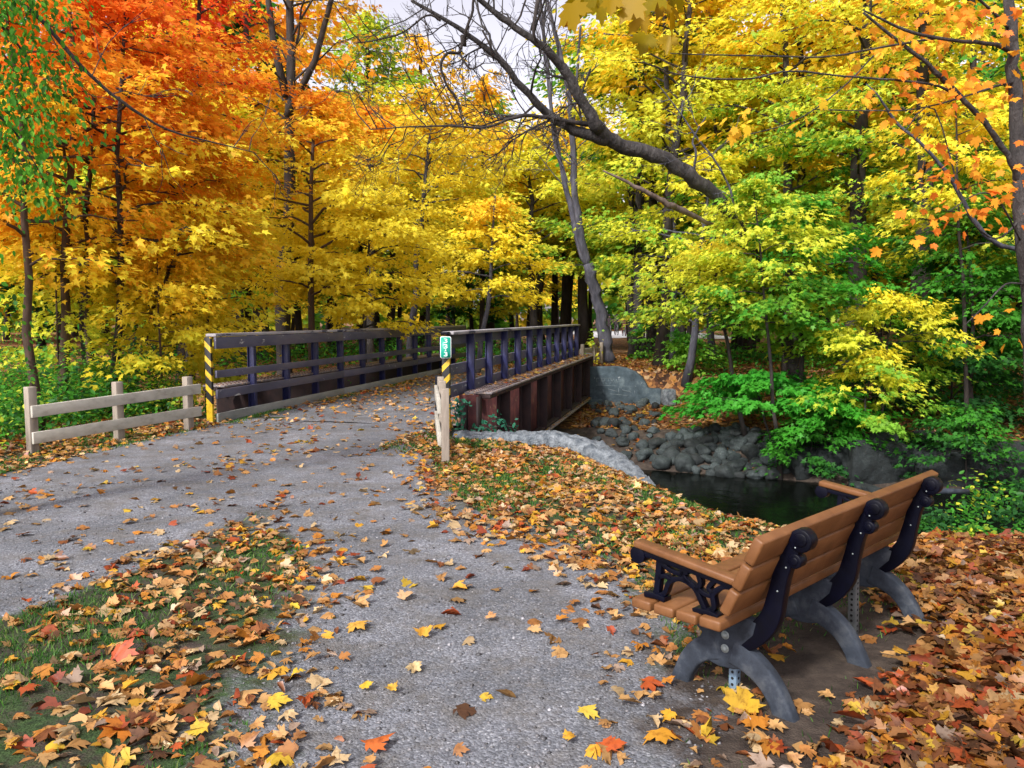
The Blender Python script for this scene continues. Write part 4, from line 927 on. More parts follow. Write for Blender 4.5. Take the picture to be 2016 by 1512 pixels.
# far wing wall with faint scratches
fw = empty('wing_wall', tuple(br(12.35, 1.4, -.95)), 'blue-grey graffiti-stained concrete wing wall with rounded shoulder across the creek', 'wall')
prof = [(.3,-1.4),(.3,.14),(1.2,.16),(1.45,.12),(1.7,.02),(1.88,-.12),(2.0,-.28),(2.06,-.42),(2.10,-.45),(2.44,-.46),(2.44,-1.4)]
WM = np.array([RR, [0,0,1], -BB]).T
part(MB().prism([(a, b) for a, b in prof], .34, WM, br(12.35, 0)), 'wall_face', M['concrete_dark'], fw, bevel=.03)
sc_ = MB()
for (x0, y0, x1, y1) in [(.62,-.18,1.1,-.18),(.62,-.18,.62,-.3),(.75,-.2,.75,-.32),(.85,-.2,.85,-.32),(.75,-.26,.86,-.26),(.95,-.2,.95,-.32),(1.02,-.2,1.1,-.32),(1.1,-.2,1.02,-.32),(1.18,-.2,1.18,-.32),(.6,-.38,1.15,-.39),(.8,-.5,.82,-.62),(.95,-.48,1.2,-.55),(1.25,-.46,1.25,-.62),(1.35,-.5,1.6,-.56),(1.7,-.52,1.7,-.6),(1.0,-.62,1.5,-.66)]:
    sc_.tube([br(12.178, x0, y0), br(12.178, x1, y1)], .007, 4)
part(sc_, 'scratched_marks', pmat('chalk', [(.3,(.08,.11,.125)),(.7,(.2,.24,.25))], 8, .9, 0), fw)
def rock_mesh(name, seed, sc_, mat, sub=3, rough=.25, sq=0., bevel=0):
    import bmesh
    bm = bmesh.new(); bmesh.ops.create_icosphere(bm, subdivisions=sub, radius=1)
    off = Vector((seed * 3.7, seed * 1.3, seed * 7.1))
    for v in bm.verts:
        p = v.co.copy(); d = 1 + rough * mnoise.noise(p * .9 + off) + rough * .3 * mnoise.noise(p * 2.6 + off)
        if sq: m_ = max(abs(p.x), abs(p.y), abs(p.z)); d *= (1 - sq) + sq / m_
        v.co = Vector((p.x * sc_[0], p.y * sc_[1], p.z * sc_[2])) * d
    me = bpy.data.meshes.new(name); bm.to_mesh(me); bm.free(); me.polygons.foreach_set('use_smooth', np.ones(len(me.polygons), bool)); me.materials.append(mat)
    return me
o = bpy.data.objects.new('concrete_block', rock_mesh('concrete_block', 3, (.205,.2,.25), M['concrete'], 4, .12, .62)); COL.objects.link(o); o.location = br(12.0, 2.66, -.68)
tag(o, 'pale rough concrete block at the right end of the far wing wall', 'block')

# ------------------------------------------------------------------ stones
rm = [rock_mesh('river_stone', 20 + i, (1, g.uniform(.7, .95), g.uniform(.6, .8)), M['stone'], 3, .5, .22) for i in range(7)]
cnt = 0; pl = []
cand = []
for k in range(5200):
    px = g.uniform(1262, 1570); py = g.uniform(843, 946)
    lo = np.interp(px, [1262,1300,1350,1450,1520,1570], [880,872,852,842,860,880]); hi = np.interp(px, [1262,1320,1420,1500,1570], [905,925,945,948,935])
    if not (lo < py < hi): continue
    # intersect with the bank
    best = None
    for d in np.arange(14, 21, .1):
        q_ = dep(px, py, d)
        if q_[2] <= gz(q_[0], q_[1]) : best = q_; break
    if best is None: continue
    r_ = g.uniform(.10, .25) * (1.0 if py > 870 else .8)
    if any((best[0]-a)**2 + (best[1]-b)**2 + (best[2]-c)**2 < (r_ + rr_)**2 * .44 for a, b, c, rr_ in pl): continue
    pl.append((*best, r_))
    if len(pl) >= 235: break
for k in range(900):
    px = g.uniform(1165, 1300); py = g.uniform(795, 905); best = None
    for d in np.arange(14, 23, .1):
        q_ = dep(px, py, d)
        if q_[2] <= gz(q_[0], q_[1]): best = q_; break
    if best is None or g.random() > .12: continue
    r_ = g.uniform(.08, .18)
    if any((best[0]-a)**2 + (best[1]-b)**2 < (r_ + rr_)**2 for a, b, c, rr_ in pl): continue
    pl.append((*best, r_))
    if len(pl) > 275: break
for (x, y, z, r_) in pl:
    o = bpy.data.objects.new('river_stone', rm[g.integers(0, 7)]); COL.objects.link(o)
    o.location = (x, y, z + r_ * .42); o.scale = (r_ * g.uniform(.9,1.15), r_, r_ * g.uniform(.85, 1.05)); o.rotation_euler = (g.uniform(-.3,.3), g.uniform(-.3,.3), g.uniform(0, 6.28))
    tag(o, 'rounded grey-green river stone in the heap at the far water edge', 'stone', 'river stones heaped at the far water edge')
bl = [(1635,905,.42,.36,'flat-topped dark stone block, leftmost of the big blocks across the water'),(1675,890,.3,.25,'small dark stone block wedged behind the two leftmost big blocks'),(1712,922,.50,.62,'largest dark stone block, standing in the water behind the bench'),
      (1772,912,.55,.42,'wide dark stone block right of the largest one behind the bench'),(1835,925,.50,.40,'dark stone block directly above the far end of the bench back'),(1880,900,.42,.34,'dark stone block above the far end of the bench, partly hidden by leaves'),
      (1590,915,.36,.3,'dark stone block at the right end of the heap of river stones'),(1930,925,.5,.42,'dark stone block behind the shrubs at the right edge'),(1745,875,.32,.24,'small dark stone lying on top of the big blocks'),(1822,872,.34,.26,'dark stone in the second row above the wide block'),(1700,965,.22,.16,'small wet stone at the foot of the largest block'),(1990,915,.45,.4,'dark stone block at the right edge of the photo')]
for i, (px, py, rx_, rz_, lb) in enumerate(bl):
    best = None
    for d in np.arange(12, 20, .05):
        q_ = dep(px, py + 10, d)
        if q_[2] <= gz(q_[0], q_[1]): best = q_; break
    if best is None: best = dep(px, py, 15)
    o = bpy.data.objects.new('stone_block', rock_mesh('stone_block', 40 + i, (rx_, .36, rz_), M['boulder'], 5, .42, .62)); COL.objects.link(o)
    o.location = (best[0], best[1], best[2] + .08); o.rotation_euler = (0, 0, g.uniform(-.2, .2)); tag(o, lb, 'stone')
# grey pipe by the shrubs
o = MB().tube([dep(1828, 968, 7.6), dep(1865, 967, 7.6), dep(1905, 968, 7.7)], .028, 10).build('pipe', M['leg'], smooth=True); tag(o, 'dark grey pipe lying level behind the far end of the bench', 'pipe')
g2 = np.random.default_rng(10); vt = MB()
# vine by the girder end
vine = empty('vine', tuple(dep(960, 850, 10.9)), 'blue-green leafy vine at the near end of the girder', 'plant')
P_ = []
for (a_, b_, c_, d_) in [((915,845),(905,812),(918,790),10.75),((935,850),(960,830),(985,822),10.6),((950,850),(985,838),(1015,842),10.5),((905,842),(895,805),(905,798),10.7)]:
    Pp = smooth_pts([dep(*a_, d_), dep(*b_, d_), dep(*c_, d_)]); vt.tube(Pp, .005, 4); P_ += [Pp[i] for i in range(1, len(Pp))] * 5
part(vt, 'stem', M['bark_dark'], vine)
P_ = np.array(P_); n_ = len(P_); pos = P_ + g2.normal(0, .045, (n_, 3)); mb = MB()
k_ = leaves_to(mb, OVAL, pos, g2.normal(0, 1, (n_, 3)), np.array([0,-.7,1.]) + g2.normal(0,.4,(n_,3)), .075 * g2.uniform(.6,1.2,n_), .2)
part(mb, 'leaves', M['leaf'], vine, col=np.repeat(stops(g2.random(n_), [(.02,.11,.07),(.05,.24,.14)]), k_, 0))

# ------------------------------------------------------------------ bench
BO = at(1550, 1418); BU = np.array([.715, .6991, 0]); BV = np.array([-.6991, .715, 0]); BZ = np.array([0,0,1.])
def bn(u, v, z): return BO + u * BU + v * BV + z * BZ
BX = np.array([BU, BV, BZ]).T
bench = empty('park_bench', tuple(bn(.7, .3, 0)), 'park bench of orange-brown planks on navy cast-iron frames, seen from behind', 'bench')
u0, u1 = -.225, 1.625; um = (u0 + u1) / 2; Lb = u1 - u0
for k in range(4):
    v = .215 + k * .106 + (.004 if k == 3 else 0); z = .378 + (.004, 0, -.002, -.004)[k]
    part(MB().box(bn(um, v, z), (Lb, .094, .042), BX), 'seat_plank', M['plank'], bench, bevel=.009)
tl = math.atan2(.15, .34)
ax_up = BZ * math.cos(tl) - BV * math.sin(tl); ax_n = BV * math.cos(tl) + BZ * math.sin(tl)
TX = np.array([BU, ax_n, ax_up]).T
for k in range(3):
    c = bn(um, .152, .448) + ax_up * (.012 + k * .1175 + .03)
    part(MB().box(c, (Lb, .044, .108), TX), 'back_plank', M['plank'], bench, bevel=.009)
def ring(c, r, w_, n=20):
    o_ = [(c[0] + r*math.cos(t), c[1] + r*math.sin(t)) for t in np.linspace(0, 2*math.pi, n, endpoint=False)]; return o_
FX = np.array([BV, BZ, BU]).T                     # prism poly (v,z) extruded along u
def band(pts, w_):                                # 2-D strip polygon around a centre line
    P = smooth_pts([(a, b, 0) for a, b, *r in pts], 5)[:, :2]; W_ = np.interp(np.linspace(0, len(pts)-1, len(P)), range(len(pts)), [p[2] if len(p) > 2 else w_ for p in pts])
    T_ = np.gradient(P, axis=0); T_ /= np.linalg.norm(T_, axis=1)[:, None]; N_ = np.stack([-T_[:,1], T_[:,0]], 1)
    return P, N_, W_
def band_mesh(mb, pts, w_, th, u, wscale=1):
    P, N_, W_ = band(pts, w_); n = len(P)
    V = []
    for i in range(n):
        for (sn, uu) in ((-.5, -.5), (-.5, .5), (.5, .5), (.5, -.5)):
            q_ = P[i] + N_[i] * W_[i] * sn; V.append(bn(u + uu * th, q_[0], q_[1]))
    Q = [[i*4+k, i*4+(k+1)%4, (i+1)*4+(k+1)%4, (i+1)*4+k] for i in range(n-1) for k in range(4)]
    b = mb.k; mb.addq(np.array(V), Q); mb.l.append(np.array([3,2,1,0], np.int32) + b); mb.n.append(4); mb.l.append(np.array([0,1,2,3], np.int32) + b + (n-1)*4); mb.n.append(4)
def disc(mb, v, z, r, th, u, n=22):
    mb.prism([(v + r*math.cos(t), z + r*math.sin(t)) for t in np.linspace(0, 2*math.pi, n, endpoint=False)], th, FX, BO + u * BU)
for fi, u in enumerate((0.02, .715, 1.42)):
    fr_ = MB()
    band_mesh(fr_, [(.27,.235,.085),(.17,.275,.092),(.09,.37,.082),(.062,.48,.066),(.04,.58,.06),(0,.67,.055),(-.025,.70,.05)], .07, .048, u)
    disc(fr_, -.032, .713, .045, .058, u); disc(fr_, -.035, .718, .026, .068, u)
    disc(fr_, -.010, .630, .029, .054, u); disc(fr_, -.010, .630, .017, .062, u)
    part(fr_, 'back_support', M['iron'], bench, bevel=.007)
    lg = MB()
    hub = [(.13,.355),(.145,.29),(.195,.235),(.165,.15),(.235,.125),(.30,.118),(.37,.13),(.425,.165),(.385,.24),(.46,.30),(.53,.355)]
    lg.prism(hub, .05, FX, BO + u * BU)
    hubp = part(lg, 'hub', M['leg'], bench, bevel=.01)
    for pts in ([(.25,.20,.11),(.17,.175,.10),(.095,.125,.088),(.04,.05,.082),(.0,-.04,.095)], [(.31,.20,.11),(.385,.165,.10),(.44,.11,.088),(.475,.04,.082),(.50,-.04,.09)]):
        m_ = MB(); band_mesh(m_, pts, .08, .058, u); part(m_, 'leg', M['leg'], bench, bevel=.014)
    if fi == 0:
        for z in (.262, .205): 
            m_ = MB(); m_.tube([bn(u - .028, .272, z), bn(u - .036, .272, z)], [.013, .010], 10); m_.tube([bn(u - .026, .272, z), bn(u - .029, .272, z)], [.018, .018], 12); part(m_, 'bolt', M['bolt'], bench)
    for z, v in ((.50, .052), (.60, .02), (.685, -.015)):
        m_ = MB(); m_.tube([bn(u - .027, v, z), bn(u - .030, v, z)], [.004, .003], 8); part(m_, 'bolt', M['bolt'], bench)
for u, nm in ((-.165, 0), (1.56, 1)):
    # armrest
    a0, a1 = bn(u, .105, .555), bn(u, .60, .612); d_ = a1 - a0; L_ = np.linalg.norm(d_); d_ /= L_; up_ = np.cross(BU, d_)
    part(MB().box((a0 + a1) / 2, (.062, L_, .03), np.array([BU, d_, up_]).T), 'armrest', M['plank'], bench, bevel=.008)
    ir = MB(); th = .03
    band_mesh(ir, [(.12,.535),(.25,.548),(.40,.563),(.57,.578)], .022, .036, u)
    disc(ir, .585, .565, .036, .045, u)
    band_mesh(ir, [(.48,.57),(.485,.50),(.492,.43),(.50,.405)], .026, th, u)                 # front upright
    band_mesh(ir, [(.445,.408),(.49,.414),(.545,.408)], .02, .05, u)                           # front foot
    band_mesh(ir, [(.50,.412),(.455,.43),(.43,.485),(.375,.51),(.315,.49),(.28,.44),(.262,.408)], .02, th, u)   # big arch
    band_mesh(ir, [(.47,.555),(.43,.535),(.385,.53),(.345,.545)], .018, th, u)
    band_mesh(ir, [(.485,.49),(.45,.505),(.425,.49)], .016, th, u)
    band_mesh(ir, [(.375,.555),(.365,.525),(.335,.50)], .018, th, u); band_mesh(ir, [(.30,.55),(.288,.51),(.31,.485)], .018, th, u)
    band_mesh(ir, [(.14,.53),(.185,.525),(.23,.485),(.225,.435),(.25,.408)], .02, th, u)
    band_mesh(ir, [(.225,.54),(.25,.505),(.232,.485)], .018, th, u); band_mesh(ir, [(.30,.49),(.265,.475),(.235,.475)], .016, th, u)
    band_mesh(ir, [(.20,.402),(.25,.412),(.31,.402)], .02, .055, u)
    part(ir, 'arm_bracket', M['iron'], bench, bevel=.004)
def perf(u, v, z0, z1, w_, mat, lean_, nm):
    b = bn(u, v, z0); t = bn(u + lean_, v, z1); d_ = (t - b); L_ = np.linalg.norm(d_); d_ /= L_; x_ = BU - (BU @ d_) * d_; x_ /= np.linalg.norm(x_); y_ = np.cross(d_, x_)
    Mx = np.array([x_, y_, d_]).T
    o_ = part(MB().box((b + t) / 2, (w_, w_, L_), Mx), 'anchor_post', mat, bench, bevel=.003)
    h = MB()
    for z in np.arange(.02, L_ - .01, .027):
        c = b + d_ * z
        for q_, rr_ in ((x_, 1), (y_, 1)):
            for sgn in (-1, 1): h.tube([c + q_ * sgn * (w_/2 - .001), c + q_ * sgn * (w_/2 + .0012)], .0065, 8)
    h.build('holes', M['hole'], o_); return o_
perf(.09, .28, -.05, .16, .036, M['steel_blue'], 0, '')
perf(1.02, .17, -.05, .55, .04, M['steel_grey'], -.03, '')
# tree-root like earth mounds are part of the ground

# ------------------------------------------------------------------ cyclists far down the way
def person(x, y, z, side, cloth, label, face=0):
    import bmesh
    root = empty('person', (x, y, z), label, 'person')
    V = [(0,0,.92),(0,.03,1.12),(0,.06,1.34),(0,.05,1.47),(0,.07,1.58),(0,.07,1.70)]
    E_ = [(0,1),(1,2),(2,3),(3,4),(4,5)]; Rr = [(.15,.11),(.14,.10),(.17,.11),(.06,.06),(.085,.095),(.07,.08)]
    for sx in (-1, 1):
        b = len(V); V += [(.19*sx,.05,1.38),(.30*sx,-.05,1.16),(.25*sx,-.26,1.02),(.24*sx,-.33,1.0)]; E_ += [(2,b),(b,b+1),(b+1,b+2),(b+2,b+3)]; Rr += [(.06,.06),(.045,.045),(.035,.035),(.04,.03)]
        b = len(V); kz = .5 if sx == side else .6; V += [(.11*sx,0,.86),(.14*sx,-.12 if sx != side else -.02,kz-.02),(.14*sx,.0,.1 if sx == side else .22),(.14*sx,-.14,.05 if sx == side else .18)]
        E_ += [(0,b),(b,b+1),(b+1,b+2),(b+2,b+3)]; Rr += [(.095,.095),(.065,.065),(.045,.045),(.045,.035)]
    me = bpy.data.meshes.new('person_body'); me.from_pydata(V, E_, []); o = bpy.data.objects.new('body', me); COL.objects.link(o); o.parent = root
    me.materials.append(cloth)
    s_ = o.modifiers.new('skin', 'SKIN'); me.skin_vertices.new() if not me.skin_vertices else None
    for i, r_ in enumerate(Rr): me.skin_vertices[0].data[i].radius = r_; me.skin_vertices[0].data[i].use_root = (i == 0)
    ss = o.modifiers.new('sub', 'SUBSURF'); ss.levels = 2; ss.render_levels = 2
    hm = bpy.data.objects.new('helmet', rock_mesh('helmet', 1, (.115,.14,.10), M['iron'], 2, .02)); COL.objects.link(hm); hm.parent = root; hm.location = (0,.07,1.71)
    fc = bpy.data.objects.new('face', rock_mesh('face', 2, (.075,.04,.095), M['skin'], 2, .03)); COL.objects.link(fc); fc.parent = root; fc.location = (0,-.01,1.60)
    return root
def bicycle(x, y, z, label, rz):
    root = empty('bicycle', (x, y, z), label, 'bicycle'); root.rotation_euler = (0, 0, rz)
    for yy in (-.52, .52):
        m_ = MB(); tt = np.linspace(0, 2*math.pi, 25); m_.tube([(0, yy + .33*math.cos(t), .34 + .33*math.sin(t)) for t in tt], .022, 6, cap=False)
        w_ = m_.build('wheel', M['hole'], root, smooth=True)
        sp_ = MB()
        for t in np.linspace(0, math.pi, 7)[:-1]: sp_.tube([(0, yy + .32*math.cos(t), .34 + .32*math.sin(t)), (0, yy - .32*math.cos(t), .34 - .32*math.sin(t))], .003, 3)
        sp_.build('spokes', M['steel_grey'], w_)
    m_ = MB()
    for a, b in (((0,-.52,.34),(0,-.38,.88)),((0,-.40,.80),(0,.05,.30)),((0,-.40,.82),(0,.20,.80)),((0,.20,.84),(0,.05,.30)),((0,.05,.30),(0,.52,.34)),((0,.52,.34),(0,.20,.78))): m_.tube([a, b], .018, 6)
    m_.build('frame', M['steel_grey'], root)
    MB().tube([(-.29,-.36,1.0),(-.1,-.38,.93),(0,-.38,.92),(.1,-.38,.93),(.29,-.36,1.0)], .015, 6).build('handlebar', M['hole'], root)
    MB().box((0,.22,.88), (.13,.25,.05)).build('saddle', M['hole'], root, bevel=.02)
    return root
for (px, d, cl, side, lb) in ((1200, 66, M['cloth'], 1, 'leftmost'), (1214, 68, M['cloth'], -1, 'middle'), (1229, 64, M['red_cloth'], 1, 'rightmost')):
    p = dep(px, 640, d); z = float(gz(p[0], p[1])) + .02
    person(p[0], p[1] + .1, z, side, cl, f'person in dark clothes and helmet on a bicycle, {lb} of the three far riders'); bicycle(p[0], p[1], z, f'bicycle ridden by the {lb} of the three far riders', .06)
pv = []
for yy in np.linspace(59, 90, 14):
    for xx in np.linspace(5.0, 17, 14): pv.append((xx, yy, float(gz(xx, yy)) + .03))
o = MB().addq(np.array(pv), [[i*14+j, i*14+j+1, (i+1)*14+j+1, (i+1)*14+j] for i in range(13) for j in range(13)]).build('road', pmat('pale_gravel', [(.3,(.42,.42,.44)),(.7,(.56,.56,.58))], 3, .9, .2), smooth=True); o['kind'] = 'structure'

# ------------------------------------------------------------------ fallen leaves
LCOL = np.array([(.66,.38,.14),(.60,.31,.10),(.54,.23,.06),(.68,.27,.035),(.76,.40,.035),(.78,.52,.05),(.52,.10,.02),(.34,.12,.04),(.20,.09,.04),(.70,.50,.26),(.44,.31,.22),(.38,.07,.02)])
def litter(name, label, pts, g, size, wts, curl=.5, lift=.012, tm=HI, tilt=.35, dark=1.0):
    n = len(pts); idx = g.choice(len(LCOL), n, p=np.array(wts) / np.sum(wts))
    z = gz(pts[:, 0], pts[:, 1]) + lift * (.4 + g.random(n) * 1.6)
    P = np.c_[pts, z]
    tip = g.normal(0, 1, (n, 3)); tip[:, 2] *= .15
    # follow the ground slope
    e = .15; sx = (gz(pts[:,0]+e, pts[:,1]) - gz(pts[:,0]-e, pts[:,1])) / (2*e); sy = (gz(pts[:,0], pts[:,1]+e) - gz(pts[:,0], pts[:,1]-e)) / (2*e)
    nor = np.stack([-sx, -sy, np.ones(n)], 1) + g.normal(0, tilt, (n, 3)) * [1, 1, 0]
    s = size * np.clip(g.lognormal(-.08, .28, n), .4, 1.3)
    mb = MB(); c = LCOL[idx] * g.uniform(.6, 1.05, (n, 1)) * dark
    # per vertex variation inside each leaf: paler veins and browner tips
    k = leaves_to(mb, tm, P, tip, nor, s, curl, .045)
    col = np.repeat(c, k, 0).reshape(n, k, 3); r_ = np.linalg.norm(tm[0] - [0, .35], axis=1); f = (1.08 - .3 * np.clip(r_, 0, 1)[None, :, None] * g.uniform(.2, 1.2, (n, 1, 1)))
    col = (col * f).reshape(-1, 3)
    o = mb.build(name, M['litter'], col=col); tag(o, label, 'fallen leaves', kind='stuff'); return o
g = np.random.default_rng(77)
def sample(x0, x1, y0, y1, dens, fn, clump=0.):
    n = g.poisson((x1-x0)*(y1-y0)*dens); p = np.stack([g.uniform(x0, x1, n), g.uniform(y0, y1, n)], 1)
    return p[g.random(n) < np.clip(fn(p[:,0], p[:,1]), 0, 1)]
W_l = [3.4,2.8,1.9,2.,1.3,.7,.7,1.1,.6,2.2,.9,.3]
W_b = [.8,1.9,2.8,3.2,1.6,.7,1.7,2.8,2.2,.3,.3,1.0]
W_f = [1.2,2,2.2,1.6,1.2,.4,.5,1.8,1.6,.6,.3,.3]
def clumpy(x, y, f, sd): return .5 + .5 * snoise(x, y, f, sd)
def grav(x, y): return gravel_mask(x, y)
def on_lawn(x, y): 
    a, s = asx(x, y); return (a < a_near(s) - .02) & (s > -6.8)
def right_zone(x, y): # dense leaves right of and behind the bench
    return sm(((x - 1.15) - (y - 2.6) * .62) / .35 + .5) * sm((7.3 - y) / .4)
f_grav = lambda x, y: on_lawn(x, y) * (grav(x, y) > .4) * (.05 + .30 * clumpy(x, y, 1.7, 3) ** 2.2) * (1 - under_bench(x, y) * .8) * np.where(y < 4.4, .36, 1.1)
f_lawn = lambda x, y: on_lawn(x, y) * sm((.95 - grav(x, y)) / .6) * (x < 4.8) * (.20 + .55 * clumpy(x, y, 2.3, 6) ** 1.2) * np.where(x > -.8, np.where(y > 4.6, 1.25, .75), .75) * (1 - right_zone(x, y)) * (1 - under_bench(x, y))
f_right = lambda x, y: on_lawn(x, y) * right_zone(x, y) * (1 - np.clip(under_bench(x, y) * 1.25 - .05, 0, .93)) * (1 - (grav(x, y) > .75) * .85)
litter('fallen_leaves', 'scattered fallen maple leaves on the grey gravel path', sample(-9, 3, 1.6, 12, 170, f_grav), g, .074, W_l, dark=.72, tilt=.25)
litter('fallen_leaves', 'fallen leaves thick on the grass beside the path and in front of the bench', sample(-9, 5, 1.6, 12, 500, f_lawn), g, .076, W_l, tilt=.27, lift=.016, curl=.65, dark=.8)
litter('fallen_leaves', 'dense carpet of orange and brown fallen leaves behind the bench', sample(.6, 6.5, 1.4, 7.4, 820, f_right), g, .084, W_b, tilt=.33, curl=.7, lift=.03, dark=.58)
def f_deck(x, y):
    a, s = asx(x, y); e = np.minimum(np.abs(s + 3.4), np.abs(s + .1)); return ((a > -1) & (a < 14) & (s > -3.42) & (s < -.02)) * (.25 + .75 * np.exp(-e / .5)) * sm((a + 1) / 4)
dp = sample(-4.5, 5, 9.5, 26, 120, f_deck)
P_ = dp; n_ = len(P_); mb = MB(); c = LCOL[g.choice(12, n_, p=np.array(W_l)/np.sum(W_l))] * g.uniform(.6, 1, (n_, 1))
k_ = leaves_to(mb, MID, np.c_[P_, .03 + .012 * g.random(n_)], g.normal(0,1,(n_,3)) * [1,1,.15], np.array([0,0,1.]) + g.normal(0,.35,(n_,3)), .10 * g.uniform(.5,1.2,n_), .5)
o = mb.build('fallen_leaves', M['litter'], col=np.repeat(c, k_, 0)); tag(o, 'fallen leaves strewn over the bridge deck', 'fallen leaves', kind='stuff')
n_ = 420; aa = g.uniform(1.9, 12.2, n_); ss = g.uniform(.1, .46, n_); P_ = np.array([br(a, s, .47 + g.random() * .012) for a, s in zip(aa, ss)])
mb = MB(); k_ = leaves_to(mb, MID, P_, g.normal(0,1,(n_,3)) * [1,1,.1], np.array([0,0,1.]) + g.normal(0,.25,(n_,3)), .09 * g.uniform(.5,1.2,n_), .4)
n2 = 160; aa = g.uniform(3, 12.2, n2); P2 = np.array([br(a, s, -.73) for a, s in zip(aa, g.uniform(.32, .48, n2))]); k_ = leaves_to(mb, MID, P2, g.normal(0,1,(n2,3)) * [1,1,.1], np.array([0,0,1.]) + g.normal(0,.25,(n2,3)), .09 * g.uniform(.5,1.2,n2), .4)
o = mb.build('fallen_leaves', M['litter'], col=np.repeat(LCOL[g.choice(12, n_ + n2, p=np.array(W_l)/np.sum(W_l))] * .8, k_, 0)); tag(o, 'fallen leaves lying on top of the girder plate', 'fallen leaves', kind='stuff')
def f_far(x, y):
    a, s = asx(x, y); aw = a_water(s); onp = (s > -4.6) & (s < .4) & (a < 12.8)
    return ((a > aw + .35) & ~onp) * np.where(a < aw + 1.7, .16, 1.) * (x < y * .72 + 1)
litter('fallen_leaves', 'small brown oval leaves mixed among the maple leaves behind the bench', sample(.6, 6.5, 1.4, 7.4, 200, f_right), g, .065, [.3,.8,1.5,1,.6,.4,.6,2.5,2.5,.3,.8,.6], tm=OVAL, tilt=.4, curl=.9, lift=.03, dark=.6)
litter('fallen_leaves', 'small withered leaves mixed among the maple leaves on the grass', sample(-9, 5, 1.6, 12, 170, f_lawn), g, .055, [1,1.2,1.2,.6,.5,.4,.4,2,2,1,1.2,.3], tm=OVAL, tilt=.4, curl=.9, lift=.016, dark=.75)
litter('fallen_leaves', 'carpet of brown and golden fallen leaves on the bank across the creek', sample(-2, 16, 15, 32, 110, f_far), g, .105, W_f, tm=MID, tilt=.4, lift=.03, dark=.55)
def f_fl(x, y):
    a, s = asx(x, y); return ((s < -4.2) & (a < 2.5)) * (.25 + .6 * clumpy(x, y, 2, 8)) * (grav(x, y) < .5)
litter('fallen_leaves', 'fallen leaves at the foot of the left rail fence', sample(-10, -3.8, 6, 13.5, 90, f_fl), g, .10, W_f, tm=MID, tilt=.5, lift=.03)
# a few conspicuous single leaves close to the viewer
for (px, py, sz, c, lb) in [(740,1474,.115,(.72,.17,.03),'bright orange maple leaf lying alone on the gravel at the bottom'),(545,1502,.12,(.84,.55,.05),'big yellow maple leaf cut by the bottom edge left of centre'),
    (1462,1405,.13,(.66,.40,.03),'large yellow maple leaf leaning against the near leg of the bench'),(798,1180,.10,(.78,.50,.26),'pale tan leaf lying in the middle of the gravel patch'),
    (900,1162,.10,(.84,.42,.05),'orange leaf on the gravel just right of the pale tan leaf'),(833,1253,.085,(.82,.42,.05),'small golden leaf alone on the gravel below the pale tan leaf'),
    (966,1222,.07,(.78,.40,.16),'small tan-orange leaf alone near the middle of the gravel patch'),(1052,1246,.08,(.78,.48,.2),'pale leaf on the gravel left of the bench seat'),
    (1158,1412,.085,(.86,.62,.08),'yellow leaf on the gravel left of the near bench leg'),(720,1358,.06,(.86,.55,.05),'small yellow leaf left of another small one on the lower gravel'),
    (771,1363,.06,(.84,.5,.06),'small golden leaf right of another small one on the lower gravel'),(815,1318,.09,(.8,.6,.3),'pale yellow leaf alone above two small yellow leaves on the gravel'),
    (545,1388,.10,(.85,.58,.06),'yellow leaf on the gravel edge at the lower left'),(705,1238,.12,(.85,.48,.08),'golden maple leaf at the left edge of the bench gravel'),
    (1300,1462,.12,(.85,.40,.04),'large orange leaf below the bench at the bottom'),(240,1300,.12,(.62,.10,.02),'raised dark red maple leaf in the grass at lower left'),(232,1445,.12,(.80,.26,.03),'orange leaf in the grass at the bottom left')]:
    p = at(px, py); mb = MB(); yellow = 'raised' in lb or 'leaning' in lb
    t = np.array([[g.normal(0, 1), g.normal(0, 1), .1]]); nn = np.array([[g.normal(0, .2), -.25 + g.normal(0, .1), 1.]])
    if yellow: t = np.array([[.3, .5, .5 if 'raised' in lb else .3]]); nn = np.array([[-.2, -.8, .9]])
    P1 = np.array([[p[0], p[1], float(gz(p[0], p[1])) + (.05 if yellow else .028)]])
    k_ = leaves_to(mb, HI, P1, t, nn, np.array([sz]), .5, .02); r_ = np.linalg.norm(HI[0] - [0, .35], axis=1)[:, None]
    o = mb.build('maple_leaf', M['litter'], col=np.array([c]) * .68 * (1.15 - .35 * r_)); tag(o, lb, 'leaf')

# ------------------------------------------------------------------ grass and pebbles
def f_grass(x, y):
    a, s = asx(x, y)
    return on_lawn(x, y) * (grav(x, y) < .5) * (1 - right_zone(x, y)) * (1 - under_bench(x, y)) * np.clip(clumpy(x, y, 1.9, 11) * 1.7 - .35, .03, 1) * (s > -6.8)
gp = np.vstack([sample(-5.5, 4.2, 1.8, 10.5, 3200, f_grass), sample(-5.2, 3, 9, 12, 900, lambda x, y: on_lawn(x, y) * (np.abs(grav(x, y) - .45) < .3) * .8)])
e_ = []
for a in np.linspace(-.5, 8, 60):                    # moss strip along the left kick board
    e_ += [br(a + g.uniform(-.07, .07), -3.4 + abs(g.normal(0, .1)) , .0)[:2] for _ in range(int(70 * (math.sin(a * 2.1) > -.2)))]
gp = np.vstack([gp, np.array(e_)])
n_ = len(gp); hgt = g.uniform(.01, .038, n_) * (.6 + .8 * clumpy(gp[:,0], gp[:,1], 3.1, 4)); ang = g.uniform(0, 6.28, n_); wd = g.uniform(.0018, .0035, n_) * (1 + (gp[:,1] > 5) * 1.2)
z = np.maximum(gz(gp[:,0], gp[:,1]), -1); aa_, ss_ = asx(gp[:,0], gp[:,1]); z = np.where((aa_ > .25) & (ss_ > -3.6) & (ss_ < .1), .012, z)
